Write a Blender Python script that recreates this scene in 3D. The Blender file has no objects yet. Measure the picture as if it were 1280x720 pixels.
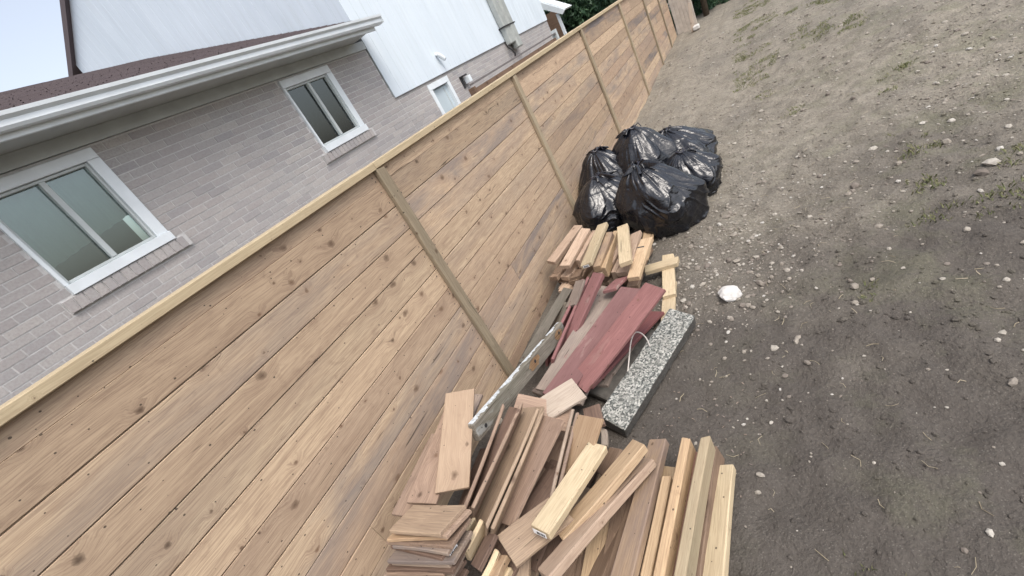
import bpy, bmesh, math, random
from mathutils import Vector, Matrix, noise as mn, Euler
PI = math.pi
random.seed(7)
scene = bpy.context.scene
col = scene.collection

# ------------------------------------------------------------------ camera
# world: X = away from the fence, Y = along the fence, Z = up; the fence face is the plane X = 0
RX = Vector((0.8114, -0.1819, -0.5553)); RY = Vector((0.3617, -0.5899, 0.7219)); RZ = Vector((-0.4591, -0.7867, -0.4127))
cam_d = bpy.data.cameras.new('camera'); cam = bpy.data.objects.new('camera', cam_d); col.objects.link(cam)
cam_d.sensor_width = 36.0; cam_d.lens = 559.06 / 1280 * 36; cam_d.clip_start = 0.05; cam_d.clip_end = 500
cam.matrix_world = Matrix(((RX.x, -RX.y, -RX.z, 1.95), (RY.x, -RY.y, -RY.z, 0.0), (RZ.x, -RZ.y, -RZ.z, 1.85), (0, 0, 0, 1)))
scene.camera = cam

# ------------------------------------------------------------------ light
SUN_EL, SUN_ROT = math.radians(60), math.radians(118)
world = bpy.data.worlds.new('World'); scene.world = world; world.use_nodes = True
nt = world.node_tree; bg = nt.nodes['Background']
sky = nt.nodes.new('ShaderNodeTexSky'); sky.sky_type = 'NISHITA'; sky.sun_disc = False
sky.sun_elevation = SUN_EL; sky.sun_rotation = SUN_ROT; sky.air_density = 1.0; sky.dust_density = 4.0; sky.ozone_density = 1.0
# overcast veil: the blue of the sky is mixed with its own grey
hsv = nt.nodes.new('ShaderNodeHueSaturation'); hsv.inputs['Saturation'].default_value = 0.5; hsv.inputs['Value'].default_value = 1.0
nt.links.new(sky.outputs[0], hsv.inputs['Color']); nt.links.new(hsv.outputs[0], bg.inputs['Color'])
bg.inputs['Strength'].default_value = 0.13
sd = bpy.data.lights.new('sun', 'SUN'); sd.energy = 0.6; sd.angle = math.radians(25); sd.color = (1.0, 0.94, 0.86)
sun = bpy.data.objects.new('sun', sd); col.objects.link(sun)
sdir = Vector((math.sin(SUN_ROT) * math.cos(SUN_EL), math.cos(SUN_ROT) * math.cos(SUN_EL), math.sin(SUN_EL)))
sun.rotation_euler = sdir.to_track_quat('Z', 'Y').to_euler()
scene.view_settings.view_transform = 'Standard'; scene.view_settings.look = 'None'
scene.view_settings.exposure = 1.2; scene.view_settings.gamma = 1.0
scene.render.engine = 'CYCLES'

# ------------------------------------------------------------------ helpers
def link(o, parent=None):
    col.objects.link(o)
    if parent: o.parent = parent
    return o
def tag(o, label=None, cat=None, group=None, kind=None):
    if label: o['label'] = label
    if cat: o['category'] = cat
    if group: o['group'] = group
    if kind: o['kind'] = kind
    return o
def empty(name, loc=(0, 0, 0)):
    o = bpy.data.objects.new(name, None); o.location = loc; o.empty_display_size = 0.1
    return link(o)
def rel(o, parent):
    # keep the child where it stands in the world although its parent sits elsewhere
    o.parent = parent; o.location = Vector(o.location) - Vector(parent.location); return o
def obj(name, bm, mat, parent=None, smooth=False, loc=None):
    me = bpy.data.meshes.new(name); bm.to_mesh(me); bm.free()
    if smooth:
        for p in me.polygons: p.use_smooth = True
    mats = mat if isinstance(mat, (list, tuple)) else [mat]
    for m in mats: me.materials.append(m)
    o = bpy.data.objects.new(name, me); col.objects.link(o)
    if loc is not None: o.location = loc
    if parent is not None: rel(o, parent)
    return o
def box(bm, x0, x1, y0, y1, z0, z1, mi=0):
    v = [bm.verts.new(p) for p in ((x0,y0,z0),(x1,y0,z0),(x1,y1,z0),(x0,y1,z0),(x0,y0,z1),(x1,y0,z1),(x1,y1,z1),(x0,y1,z1))]
    fs = []
    for f in ((0,3,2,1),(4,5,6,7),(0,1,5,4),(1,2,6,5),(2,3,7,6),(3,0,4,7)):
        q = bm.faces.new([v[i] for i in f]); q.material_index = mi; fs.append(q)
    return v, fs
def bbox(name, x0, x1, y0, y1, z0, z1, mat, parent=None, bev=0.0):
    cx, cy, cz = (x0+x1)/2, (y0+y1)/2, (z0+z1)/2
    bm = bmesh.new(); box(bm, x0-cx, x1-cx, y0-cy, y1-cy, z0-cz, z1-cz)
    if bev: bmesh.ops.bevel(bm, geom=bm.edges[:], offset=bev, segments=1, affect='EDGES')
    return obj(name, bm, mat, parent, loc=(cx, cy, cz))
def tube(bm, pts, r, n=8, cap=True, mi=0):
    rings = []
    for i, p in enumerate(pts):
        p = Vector(p); a = Vector(pts[max(i-1, 0)]); b = Vector(pts[min(i+1, len(pts)-1)])
        t = (b-a).normalized(); s = t.orthogonal() if i == 0 else (prev - t*prev.dot(t))
        s.normalize(); prev = s; u = t.cross(s); rr = r[i] if isinstance(r, (list, tuple)) else r
        rings.append([bm.verts.new(p + (s*math.cos(2*PI*k/n) + u*math.sin(2*PI*k/n))*rr) for k in range(n)])
    for a, b in zip(rings, rings[1:]):
        for k in range(n):
            f = bm.faces.new((a[k], a[(k+1) % n], b[(k+1) % n], b[k])); f.material_index = mi
    if cap:
        bm.faces.new(rings[0][::-1]); bm.faces.new(rings[-1])

# ------------------------------------------------------------------ materials
def M(name):
    m = bpy.data.materials.new(name); m.use_nodes = True
    return m, m.node_tree, m.node_tree.nodes['Principled BSDF']
def N(t, ty, **kw):
    n = t.nodes.new(ty)
    for k, v in kw.items():
        if k in n.bl_rna.properties: setattr(n, k, v)
        else: n.inputs[k].default_value = v
    return n
def L(t, a, b): t.links.new(a, b)
def math_(t, op, a, b=None, c=None, clamp=False):
    n = t.nodes.new('ShaderNodeMath'); n.operation = op; n.use_clamp = clamp
    for i, v in enumerate((a, b, c)):
        if v is None: continue
        if isinstance(v, (int, float)): n.inputs[i].default_value = v
        else: t.links.new(v, n.inputs[i])
    return n.outputs[0]
def mix(t, fac, a, b, mode='MIX'):
    n = t.nodes.new('ShaderNodeMix'); n.data_type = 'RGBA'; n.blend_type = mode
    for s, v in ((n.inputs[0], fac), (n.inputs[6], a), (n.inputs[7], b)):
        if isinstance(v, (int, float)): s.default_value = v
        elif isinstance(v, tuple): s.default_value = (*v, 1) if len(v) == 3 else v
        else: t.links.new(v, s)
    return n.outputs[2]
def ramp(t, fac, stops, interp='LINEAR'):
    n = t.nodes.new('ShaderNodeValToRGB'); n.color_ramp.interpolation = interp
    e = n.color_ramp.elements
    while len(e) > len(stops): e.remove(e[-1])
    while len(e) < len(stops): e.new(1.0)
    for x, (p, c) in zip(e, stops):
        x.position = p; x.color = (*c, 1) if len(c) == 3 else c
    if fac is not None: t.links.new(fac, n.inputs[0])
    return n.outputs[0]
def g1(v): return (v, v, v)
def noise_(t, vec, scale, detail=4, rough=.55, dist=0.0):
    n = t.nodes.new('ShaderNodeTexNoise'); n.inputs['Scale'].default_value = scale; n.inputs['Detail'].default_value = detail
    n.inputs['Roughness'].default_value = rough; n.inputs['Distortion'].default_value = dist
    if vec is not None: t.links.new(vec, n.inputs['Vector'])
    return n
def mapping(t, vec, scale=(1, 1, 1), loc=(0, 0, 0)):
    n = t.nodes.new('ShaderNodeMapping'); n.inputs['Scale'].default_value = scale; n.inputs['Location'].default_value = loc
    t.links.new(vec, n.inputs['Vector']); return n.outputs[0]
def bump(t, bsdf, h, strength=.3, dist=.002, normal=None):
    n = t.nodes.new('ShaderNodeBump'); n.inputs['Strength'].default_value = strength; n.inputs['Distance'].default_value = dist
    t.links.new(h, n.inputs['Height'])
    if normal is not None: t.links.new(normal, n.inputs['Normal'])
    t.links.new(n.outputs[0], bsdf.inputs['Normal']); return n.outputs[0]

def wood(name, tones, dark, stain=0.0, stain_col=(.13, .125, .14), knots=.07, rough=.75, grain=.5, green=0.0, wear=None, wearcol=None):
    """sawn timber: length runs along local X; every object gets its own stretch of tree"""
    m, t, b = M(name)
    tc = N(t, 'ShaderNodeTexCoord'); oi = N(t, 'ShaderNodeObjectInfo')
    off = t.nodes.new('ShaderNodeVectorMath'); off.operation = 'MULTIPLY_ADD'
    comb = N(t, 'ShaderNodeCombineXYZ'); r = oi.outputs['Random']
    L(t, math_(t, 'MULTIPLY', r, 37.0), comb.inputs[0]); L(t, math_(t, 'MULTIPLY', r, 91.0), comb.inputs[1]); L(t, math_(t, 'MULTIPLY', r, 13.0), comb.inputs[2])
    off.operation = 'ADD'; L(t, tc.outputs['Object'], off.inputs[0]); L(t, comb.outputs[0], off.inputs[1]); v = off.outputs[0]
    r2 = math_(t, 'FRACT', math_(t, 'MULTIPLY', r, 7.31)); r3 = math_(t, 'FRACT', math_(t, 'MULTIPLY', r, 23.7))
    # knots
    sv = N(t, 'ShaderNodeSeparateXYZ'); L(t, v, sv.inputs[0]); v2c = N(t, 'ShaderNodeCombineXYZ')
    L(t, sv.outputs[0], v2c.inputs[0]); L(t, math_(t, 'ADD', sv.outputs[1], sv.outputs[2]), v2c.inputs[1]); v2 = v2c.outputs[0]
    kv = mapping(t, v2, (5.5, 7.0, 1)); vo = N(t, 'ShaderNodeTexVoronoi', Scale=1.0, voronoi_dimensions='2D'); L(t, kv, vo.inputs['Vector'])
    kd = noise_(t, v, 45, 4); kdist = math_(t, 'ADD', vo.outputs['Distance'], math_(t, 'MULTIPLY', math_(t, 'SUBTRACT', kd.outputs[0], .5), .16))
    # only some cells hold a knot
    sep = N(t, 'ShaderNodeSeparateColor'); L(t, vo.outputs['Color'], sep.inputs[0])
    has = math_(t, 'GREATER_THAN', sep.outputs[0], .57)
    ksz = math_(t, 'MULTIPLY', math_(t, 'ADD', math_(t, 'POWER', sep.outputs[1], 2.0), .3), knots*2.1)
    kmask = math_(t, 'MULTIPLY', has, math_(t, 'SUBTRACT', 1.0, math_(t, 'DIVIDE', kdist, ksz, clamp=True), clamp=True))
    kmask = math_(t, 'POWER', kmask, .6, clamp=True)
    halo = math_(t, 'MULTIPLY', has, math_(t, 'SUBTRACT', 1.0, math_(t, 'DIVIDE', kdist, math_(t, 'MULTIPLY', ksz, 4.0), clamp=True), clamp=True))
    # figure: long bent bands
    warp = noise_(t, mapping(t, v, (1.2, 5, 5)), 1.0, 3)
    wv = t.nodes.new('ShaderNodeVectorMath'); wv.operation = 'MULTIPLY_ADD'
    L(t, warp.outputs['Color'], wv.inputs[0]); wv.inputs[1].default_value = (.0, .05, .05); L(t, v, wv.inputs[2])
    hv = t.nodes.new('ShaderNodeCombineXYZ'); L(t, math_(t, 'MULTIPLY', halo, .03), hv.inputs[1])
    wv2 = t.nodes.new('ShaderNodeVectorMath'); wv2.operation = 'ADD'; L(t, wv.outputs[0], wv2.inputs[0]); L(t, hv.outputs[0], wv2.inputs[1])
    fig = noise_(t, mapping(t, wv2.outputs[0], (1.1, 34, 34)), 1.0, 4, .6)
    fine = noise_(t, mapping(t, wv2.outputs[0], (7, 260, 260)), 1.0, 3, .6)
    bigv = noise_(t, mapping(t, v, (1.3, 5, 5)), 1.0, 3)
    tone = ramp(t, r2, [(i/(len(tones)-1) if len(tones) > 1 else 0, c) for i, c in enumerate(tones)])
    c = mix(t, math_(t, 'MULTIPLY', ramp(t, fig.outputs[0], [(.42, g1(0)), (.68, g1(1))]), grain), tone, dark)
    c = mix(t, ramp(t, bigv.outputs[0], [(.35, g1(0)), (.65, g1(.55))]), c, tones[0], 'MIX')
    c = mix(t, ramp(t, fine.outputs[0], [(.38, g1(.6)), (.58, g1(0))]), c, dark)
    sm_ = noise_(t, mapping(t, v, (9, 16, 16), (7, 3, 2)), 1.0, 5, .65, .6)
    c = mix(t, ramp(t, sm_.outputs[0], [(.58, g1(0)), (.74, g1(.55))]), c, dark)
    if stain:
        sn = noise_(t, mapping(t, v, (1.1, 5.2, 5.2)), 1.0, 6, .65, .5)
        th = math_(t, 'MULTIPLY', math_(t, 'SUBTRACT', r3, 1.0-stain), 1.0/stain, clamp=True)
        sm = math_(t, 'MULTIPLY', ramp(t, sn.outputs[0], [(.40, g1(0)), (.62, g1(.9))]), th)
        c = mix(t, sm, c, stain_col)
    if green:
        gn = noise_(t, mapping(t, v, (3, 9, 9), (3, 1, 4)), 1.0, 4)
        c = mix(t, math_(t, 'MULTIPLY', ramp(t, gn.outputs[0], [(.45, g1(0)), (.65, g1(1))]), green), c, (.13, .15, .10))
    if wear:
        wn = noise_(t, mapping(t, v, (4, 14, 14), (5, 5, 5)), 1.0, 6, .65)
        c = mix(t, math_(t, 'MULTIPLY', ramp(t, wn.outputs[0], [(.60, g1(0)), (.66, g1(1))]), wear), c, wearcol)
        c = mix(t, math_(t, 'MULTIPLY', ramp(t, noise_(t, mapping(t, v, (2, 3, 3)), 1.5, 4).outputs[0], [(.4, g1(0)), (.7, g1(.5))]), 1.0), c, dark)
    c = mix(t, math_(t, 'MULTIPLY', halo, .35), c, dark)
    c = mix(t, math_(t, 'MULTIPLY', kmask, .8), c, mix(t, sep.outputs[2], (.05, .03, .02), (.15, .085, .05)))
    ck = noise_(t, mapping(t, wv2.outputs[0], (1.4, 70, 70), (9, 2, 5)), 1.0, 2, .5); cm = noise_(t, mapping(t, v, (2.2, 6, 6), (1, 8, 2)), 1.0, 2)
    crk = math_(t, 'MULTIPLY', ramp(t, ck.outputs[0], [(.685, g1(0)), (.70, g1(1))]), ramp(t, cm.outputs[0], [(.5, g1(0)), (.56, g1(1))]))
    c = mix(t, math_(t, 'MULTIPLY', crk, .75), c, (.05, .035, .025))
    # small black nail and pin holes
    nv = N(t, 'ShaderNodeTexVoronoi', Scale=1.0, voronoi_dimensions='2D'); L(t, mapping(t, v2, (9, 11, 1), (2, 7, 1)), nv.inputs['Vector'])
    nsep = N(t, 'ShaderNodeSeparateColor'); L(t, nv.outputs['Color'], nsep.inputs[0])
    nh = math_(t, 'LESS_THAN', nv.outputs['Distance'], math_(t, 'MULTIPLY', nsep.outputs[0], .042))
    c = mix(t, math_(t, 'MULTIPLY', nh, .8), c, (.03, .022, .018))
    # cut ends drink dirt
    sx = N(t, 'ShaderNodeSeparateXYZ'); L(t, tc.outputs['Normal'], sx.inputs[0])
    endm = math_(t, 'GREATER_THAN', math_(t, 'ABSOLUTE', sx.outputs[0]), .9)
    ew = t.nodes.new('ShaderNodeTexWave'); ew.wave_type = 'RINGS'; ew.rings_direction = 'X'; ew.inputs['Scale'].default_value = 42; ew.inputs['Distortion'].default_value = 1.5; ew.inputs['Detail'].default_value = 2
    L(t, mapping(t, tc.outputs['Object'], (1, 1, 1), (0, .02, .05)), ew.inputs['Vector'])
    en = noise_(t, v, 90, 3)
    c = mix(t, math_(t, 'MULTIPLY', math_(t, 'MULTIPLY', endm, ew.outputs[0]), .5), c, dark)
    c = mix(t, math_(t, 'MULTIPLY', endm, .55), c, ramp(t, en.outputs[0], [(.3, dark), (.7, tones[-1])]))
    # object to object brightness
    hs = N(t, 'ShaderNodeHueSaturation'); L(t, c, hs.inputs['Color']); L(t, math_(t, 'ADD', math_(t, 'MULTIPLY', math_(t, 'FRACT', math_(t, 'MULTIPLY', r, 51.3)), .34), .80), hs.inputs['Value'])
    L(t, hs.outputs[0], b.inputs['Base Color']); b.inputs['Roughness'].default_value = rough; b.inputs['Specular IOR Level'].default_value = .3
    hgt = math_(t, 'ADD', fine.outputs[0], math_(t, 'MULTIPLY', fig.outputs[0], .6)); hgt = math_(t, 'SUBTRACT', hgt, math_(t, 'MULTIPLY', kmask, .8))
    hgt = math_(t, 'SUBTRACT', hgt, nh)
    bump(t, b, hgt, .45, .0015)
    return m
WOOD = {}
WOOD['fence'] = wood('fence_cedar', [(.49, .365, .25), (.53, .405, .275), (.41, .295, .21), (.54, .42, .285), (.44, .31, .23)], (.245, .165, .115), stain=.62, stain_col=(.14, .13, .135), knots=.055, grain=.5)
WOOD['cap'] = wood('pressure_treated_cap', [(.47, .385, .25), (.44, .355, .235)], (.31, .24, .15), knots=.03, grain=.4)
WOOD['post'] = wood('pressure_treated_post', [(.34, .275, .19), (.40, .325, .225)], (.20, .16, .11), knots=.04, grain=.55, green=.10)
WOOD['cedar_light'] = wood('cedar_light', [(.42, .31, .215), (.45, .335, .235)], (.30, .21, .145), knots=.05, grain=.45)
WOOD['cedar_tan'] = wood('cedar_tan', [(.36, .265, .185), (.41, .305, .21), (.33, .24, .17)], (.20, .14, .10), knots=.05)
WOOD['cedar_pink'] = wood('cedar_pink', [(.34, .245, .18), (.30, .21, .155), (.37, .27, .195)], (.18, .12, .09), knots=.05, stain=.2)
WOOD['cedar_dark'] = wood('cedar_dark', [(.165, .11, .083), (.19, .125, .092)], (.085, .055, .042))  # brown offcuts, plus low-lying boards with their shade put into the colour
WOOD['cedar_grey'] = wood('cedar_grey', [(.33, .26, .20), (.30, .23, .18)], (.18, .13, .10), stain=.5)
WOOD['cedar_orange'] = wood('cedar_orange', [(.42, .30, .19), (.39, .275, .175)], (.26, .165, .10), knots=.07)
WOOD['fresh'] = wood('fresh_cut', [(.62, .50, .33), (.58, .46, .30)], (.42, .32, .2), knots=.02)
WOOD['weathered'] = wood('weathered_beige', [(.38, .32, .26), (.42, .35, .28)], (.25, .20, .16), stain=.3)
WOOD['stud'] = wood('stud_spruce', [(.50, .37, .23), (.47, .34, .21), (.52, .39, .26)], (.30, .20, .12), knots=.045, grain=.4)
WOOD['stud_pale'] = wood('stud_pale', [(.52, .425, .28), (.48, .39, .26)], (.33, .25, .16), knots=.035, grain=.35, green=.12)
WOOD['stud_pink'] = wood('stud_pink', [(.43, .32, .235), (.40, .29, .22), (.45, .34, .25)], (.26, .18, .13), knots=.04)
WOOD['stud_orange'] = wood('stud_orange', [(.48, .345, .21), (.45, .32, .20)], (.25, .165, .10), knots=.06, stain=.4, stain_col=(.2, .15, .13))
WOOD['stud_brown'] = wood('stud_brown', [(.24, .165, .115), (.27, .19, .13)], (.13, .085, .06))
WOOD['stud_shaded_side'] = wood('stud_shaded_side', [(.30, .17, .12), (.27, .16, .12)], (.16, .09, .065))  # reddish tone painted for a stud side that lies in shade
WOOD['red_bright'] = wood('red_stain_bright', [(.25, .118, .112), (.275, .135, .125)], (.15, .068, .064), knots=.03, grain=.5, wear=.5, wearcol=(.27, .17, .15))
WOOD['red_mid'] = wood('red_stain_mid', [(.19, .10, .095), (.205, .11, .104)], (.13, .065, .062), knots=.03, grain=.5, wear=.5, wearcol=(.27, .18, .16))
WOOD['red_dull'] = wood('red_stain_dull', [(.25, .12, .115), (.28, .14, .13)], (.15, .07, .068), knots=.03, wear=.8, wearcol=(.30, .23, .20))
WOOD['red_dark'] = wood('red_stain_dark', [(.17, .065, .065), (.19, .075, .07)], (.10, .04, .04), knots=.03, wear=.4, wearcol=(.22, .15, .13))
WOOD['grey_board'] = wood('bare_grey', [(.29, .24, .20), (.32, .265, .22)], (.18, .14, .12), knots=.03, wear=.6, wearcol=(.26, .14, .125))
WOOD['green_board'] = wood('greenish_weathered', [(.16, .14, .115), (.18, .155, .125)], (.08, .07, .055), green=.12)
WOOD['timber'] = wood('old_timber', [(.29, .265, .22), (.34, .30, .24)], (.08, .068, .055), green=.3, stain=.9, stain_col=(.10, .115, .10), wear=.6, wearcol=(.42, .44, .43), knots=.03, grain=.7)
WOOD['bare_patch'] = wood('bare_patch', [(.52, .34, .19), (.50, .32, .18)], (.30, .17, .10), knots=.01)
WOOD['brown_fence'] = wood('brown_stained', [(.20, .13, .09), (.22, .145, .10)], (.12, .075, .05))
# ------------------------------------------------------------------ other materials
def plain(name, colr, rough=.6, var=.08, scale=8, spec=.4, bmp=.1, metal=0.0):
    m, t, b = M(name); tc = N(t, 'ShaderNodeTexCoord')
    n = noise_(t, tc.outputs['Object'], scale, 5)
    c = mix(t, ramp(t, n.outputs[0], [(.35, g1(0)), (.7, g1(1))]), colr, tuple(x*(1-var*2) for x in colr))
    L(t, c, b.inputs['Base Color']); b.inputs['Roughness'].default_value = rough; b.inputs['Specular IOR Level'].default_value = spec
    b.inputs['Metallic'].default_value = metal
    if bmp: bump(t, b, noise_(t, tc.outputs['Object'], scale*6, 4).outputs[0], bmp, .002)
    return m
m_brick, t, b = M('brick'); tc = N(t, 'ShaderNodeTexCoord'); oi = N(t, 'ShaderNodeObjectInfo'); ge = N(t, 'ShaderNodeNewGeometry')
rr = math_(t, 'FRACT', math_(t, 'ADD', oi.outputs['Random'], ge.outputs['Random Per Island']))
c = ramp(t, rr, [(0, (.42, .405, .39)), (.3, (.35, .342, .34)), (.6, (.44, .42, .40)), (.85, (.37, .35, .34)), (1, (.32, .316, .32))])
n = noise_(t, ge.outputs['Position'], 60, 4); c = mix(t, ramp(t, n.outputs[0], [(.4, g1(0)), (.7, g1(.5))]), c, (.22, .18, .175))
n2 = noise_(t, ge.outputs['Position'], 1.3, 4); c = mix(t, ramp(t, n2.outputs[0], [(.4, g1(0)), (.7, g1(.35))]), c, (.38, .34, .33))
L(t, c, b.inputs['Base Color']); b.inputs['Roughness'].default_value = .85; bump(t, b, n.outputs[0], .4, .003)
m_mortar = plain('mortar', (.56, .55, .54), .9, .1, 30, .2, .3)
m_siding, t, b = M('siding'); ge = N(t, 'ShaderNodeNewGeometry'); oi = N(t, 'ShaderNodeObjectInfo')
n = noise_(t, mapping(t, ge.outputs['Position'], (2, 2, .5)), 1.5, 5); c = mix(t, ramp(t, n.outputs[0], [(.35, g1(0)), (.7, g1(1))]), (.66, .73, .79), (.60, .67, .73))
n2 = noise_(t, mapping(t, ge.outputs['Position'], (14, 14, .9)), 1, 5); c = mix(t, ramp(t, n2.outputs[0], [(.5, g1(0)), (.75, g1(.25))]), c, (.46, .50, .50))
L(t, c, b.inputs['Base Color']); b.inputs['Roughness'].default_value = .5
m_white = plain('white_trim', (.74, .79, .82), .45, .06, 5)
m_greytrim = plain('grey_trim', (.52, .56, .56), .5, .08, 5)
m_soffit = plain('soffit', (.54, .57, .57), .6, .06, 5)
m_dark = plain('dark_gap', (.03, .03, .032), .7, .05, 8)
m_duct = plain('painted_metal_duct', (.42, .44, .42), .45, .12, 6, .5, .1, .15)
m_cream = plain('weathered_cream', (.50, .44, .38), .8, .15, 4)
m_shingle, t, b = M('shingle'); ge = N(t, 'ShaderNodeNewGeometry')
c = ramp(t, ge.outputs['Random Per Island'], [(0, (.07, .055, .06)), (.5, (.10, .08, .085)), (1, (.085, .07, .08))])
n = noise_(t, ge.outputs['Position'], 220, 2); c = mix(t, ramp(t, n.outputs[0], [(.4, g1(0)), (.6, g1(.6))]), c, (.16, .13, .13))
L(t, c, b.inputs['Base Color']); b.inputs['Roughness'].default_value = .95; bump(t, b, n.outputs[0], .5, .003)
m_glass, t, b = M('window_glass'); out = t.nodes['Material Output']
gl = N(t, 'ShaderNodeBsdfGlossy', Roughness=.02); gl.inputs['Color'].default_value = (.8, .85, .85, 1)
tr = N(t, 'ShaderNodeBsdfTransparent'); tr.inputs['Color'].default_value = (.72, .80, .78, 1)
fr_ = N(t, 'ShaderNodeFresnel', IOR=1.6); mx = N(t, 'ShaderNodeMixShader')
L(t, math_(t, 'ADD', math_(t, 'MULTIPLY', fr_.outputs[0], 1.3), .06, clamp=True), mx.inputs[0]); L(t, tr.outputs[0], mx.inputs[1]); L(t, gl.outputs[0], mx.inputs[2]); L(t, mx.outputs[0], out.inputs['Surface'])
m_reflection_blind = plain('reflection_blind_cloth', (.30, .335, .32), .9, .08, 3, .1, 0)
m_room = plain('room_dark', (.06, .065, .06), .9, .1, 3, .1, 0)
m_doorglass = plain('door_panel', (.50, .58, .62), .25, .05, 3, .5, 0)
m_bark = plain('bark', (.09, .07, .05), .9, .2, 14, .2, .6)

def leafmat(name, a, bcol, cc):
    m, t, b = M(name); ge = N(t, 'ShaderNodeNewGeometry')
    c = ramp(t, ge.outputs['Random Per Island'], [(0, a), (.55, bcol), (1, cc)])
    L(t, c, b.inputs['Base Color']); b.inputs['Roughness'].default_value = .55
    b.inputs['Transmission Weight'].default_value = 0.0; return m
m_leaf = leafmat('leaf_dark', (.025, .06, .03), (.045, .10, .05), (.09, .16, .08))
m_leaf2 = leafmat('leaf_light', (.08, .16, .04), (.13, .22, .06), (.2, .3, .1))
m_grass = leafmat('grass', (.11, .13, .05), (.17, .18, .08), (.27, .25, .14))

# damp soil near the wood, drier and sandier farther out
m_soil, t, b = M('soil'); ge = N(t, 'ShaderNodeNewGeometry'); P_ = ge.outputs['Position']
n1 = noise_(t, P_, .9, 6, .6); n2 = noise_(t, P_, 7, 7, .65, .3); n3 = noise_(t, P_, 55, 5, .65)
sx = N(t, 'ShaderNodeSeparateXYZ'); L(t, P_, sx.inputs[0])
dry = math_(t, 'ADD', math_(t, 'MULTIPLY', math_(t, 'SUBTRACT', sx.outputs[1], 2.1), .42), math_(t, 'MULTIPLY', math_(t, 'SUBTRACT', n1.outputs[0], .5), 2.2), clamp=True)
c = mix(t, n2.outputs[0], (.078, .069, .060), (.128, .113, .098))
cd = mix(t, ramp(t, n2.outputs[0], [(.3, g1(0)), (.7, g1(1))]), (.185, .165, .132), (.30, .27, .22))
c = mix(t, dry, c, cd)
shade = math_(t, 'MULTIPLY', ramp(t, noise_(t, mapping(t, P_, (1, .5, 1), (3, 3, 0)), 1.6, 4).outputs[0], [(.5, g1(0)), (.68, g1(.6))]), dry)  # wide random darker blotches where the soil is dry
c = mix(t, shade, c, (.15, .135, .115))
gz = math_(t, 'MULTIPLY', ramp(t, noise_(t, P_, 2.3, 6, .7).outputs[0], [(.5, g1(0)), (.62, g1(.8))]), math_(t, 'SUBTRACT', math_(t, 'MULTIPLY', sx.outputs[0], .55), .62, clamp=True))
c = mix(t, math_(t, 'MULTIPLY', gz, .5), c, (.15, .155, .09))
c = mix(t, ramp(t, n3.outputs[0], [(.35, g1(.45)), (.55, g1(0))]), c, (.07, .06, .052))
spk = N(t, 'ShaderNodeTexVoronoi', Scale=85.0); L(t, P_, spk.inputs['Vector'])
c = mix(t, math_(t, 'MULTIPLY', math_(t, 'LESS_THAN', spk.outputs['Distance'], .2), math_(t, 'ADD', math_(t, 'MULTIPLY', dry, .5), .15)), c, (.42, .39, .34))
L(t, c, b.inputs['Base Color']); b.inputs['Roughness'].default_value = .93; b.inputs['Specular IOR Level'].default_value = .2
hh = math_(t, 'ADD', math_(t, 'MULTIPLY', n2.outputs[0], 1.6), n3.outputs[0]); bump(t, b, hh, .9, .02)

m_stone, t, b = M('stones'); ge = N(t, 'ShaderNodeNewGeometry')
c = ramp(t, ge.outputs['Random Per Island'], [(0, (.15, .125, .105)), (.5, (.26, .23, .19)), (.9, (.38, .35, .30)), (1, (.46, .44, .40))])
n = noise_(t, ge.outputs['Position'], 90, 4); c = mix(t, ramp(t, n.outputs[0], [(.4, g1(0)), (.7, g1(.5))]), c, (.16, .14, .12))
L(t, c, b.inputs['Base Color']); b.inputs['Roughness'].default_value = .9; bump(t, b, n.outputs[0], .4, .003)
m_rock = plain('pale_rock', (.60, .58, .55), .9, .15, 25, .3, .5)
m_straw = leafmat('straw', (.30, .25, .16), (.42, .36, .25), (.22, .18, .12))

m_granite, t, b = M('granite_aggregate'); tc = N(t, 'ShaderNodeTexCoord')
w = noise_(t, tc.outputs['Object'], 40, 3); wv = t.nodes.new('ShaderNodeVectorMath'); wv.operation = 'MULTIPLY_ADD'
L(t, w.outputs['Color'], wv.inputs[0]); wv.inputs[1].default_value = (.012, .012, .012); L(t, tc.outputs['Object'], wv.inputs[2])
vo = N(t, 'ShaderNodeTexVoronoi', Scale=112.0); L(t, wv.outputs[0], vo.inputs['Vector'])
sp = N(t, 'ShaderNodeSeparateColor'); L(t, vo.outputs['Color'], sp.inputs[0])
c = ramp(t, sp.outputs[0], [(0, (.045, .05, .047)), (.30, (.085, .092, .085)), (.36, (.17, .175, .16)), (.66, (.26, .265, .24)), (.72, (.35, .345, .315)), (1, (.47, .46, .42))], 'LINEAR')
n = noise_(t, tc.outputs['Object'], 9, 4); c = mix(t, ramp(t, n.outputs[0], [(.4, g1(0)), (.7, g1(.35))]), c, (.16, .15, .13))
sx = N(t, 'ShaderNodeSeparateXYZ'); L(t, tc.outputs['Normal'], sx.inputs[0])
side = math_(t, 'LESS_THAN', sx.outputs[2], .5); c = mix(t, math_(t, 'MULTIPLY', side, .9), c, (.055, .05, .045))  # side faces coloured dark: soil cover with shadow painted in
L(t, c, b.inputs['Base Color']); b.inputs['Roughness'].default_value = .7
bump(t, b, math_(t, 'ADD', sp.outputs[0], math_(t, 'MULTIPLY', vo.outputs['Distance'], -1.0)), .6, .004)
m_pave = plain('dusty_paver', (.12, .112, .10), .9, .2, 20, .3, .6)

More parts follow.
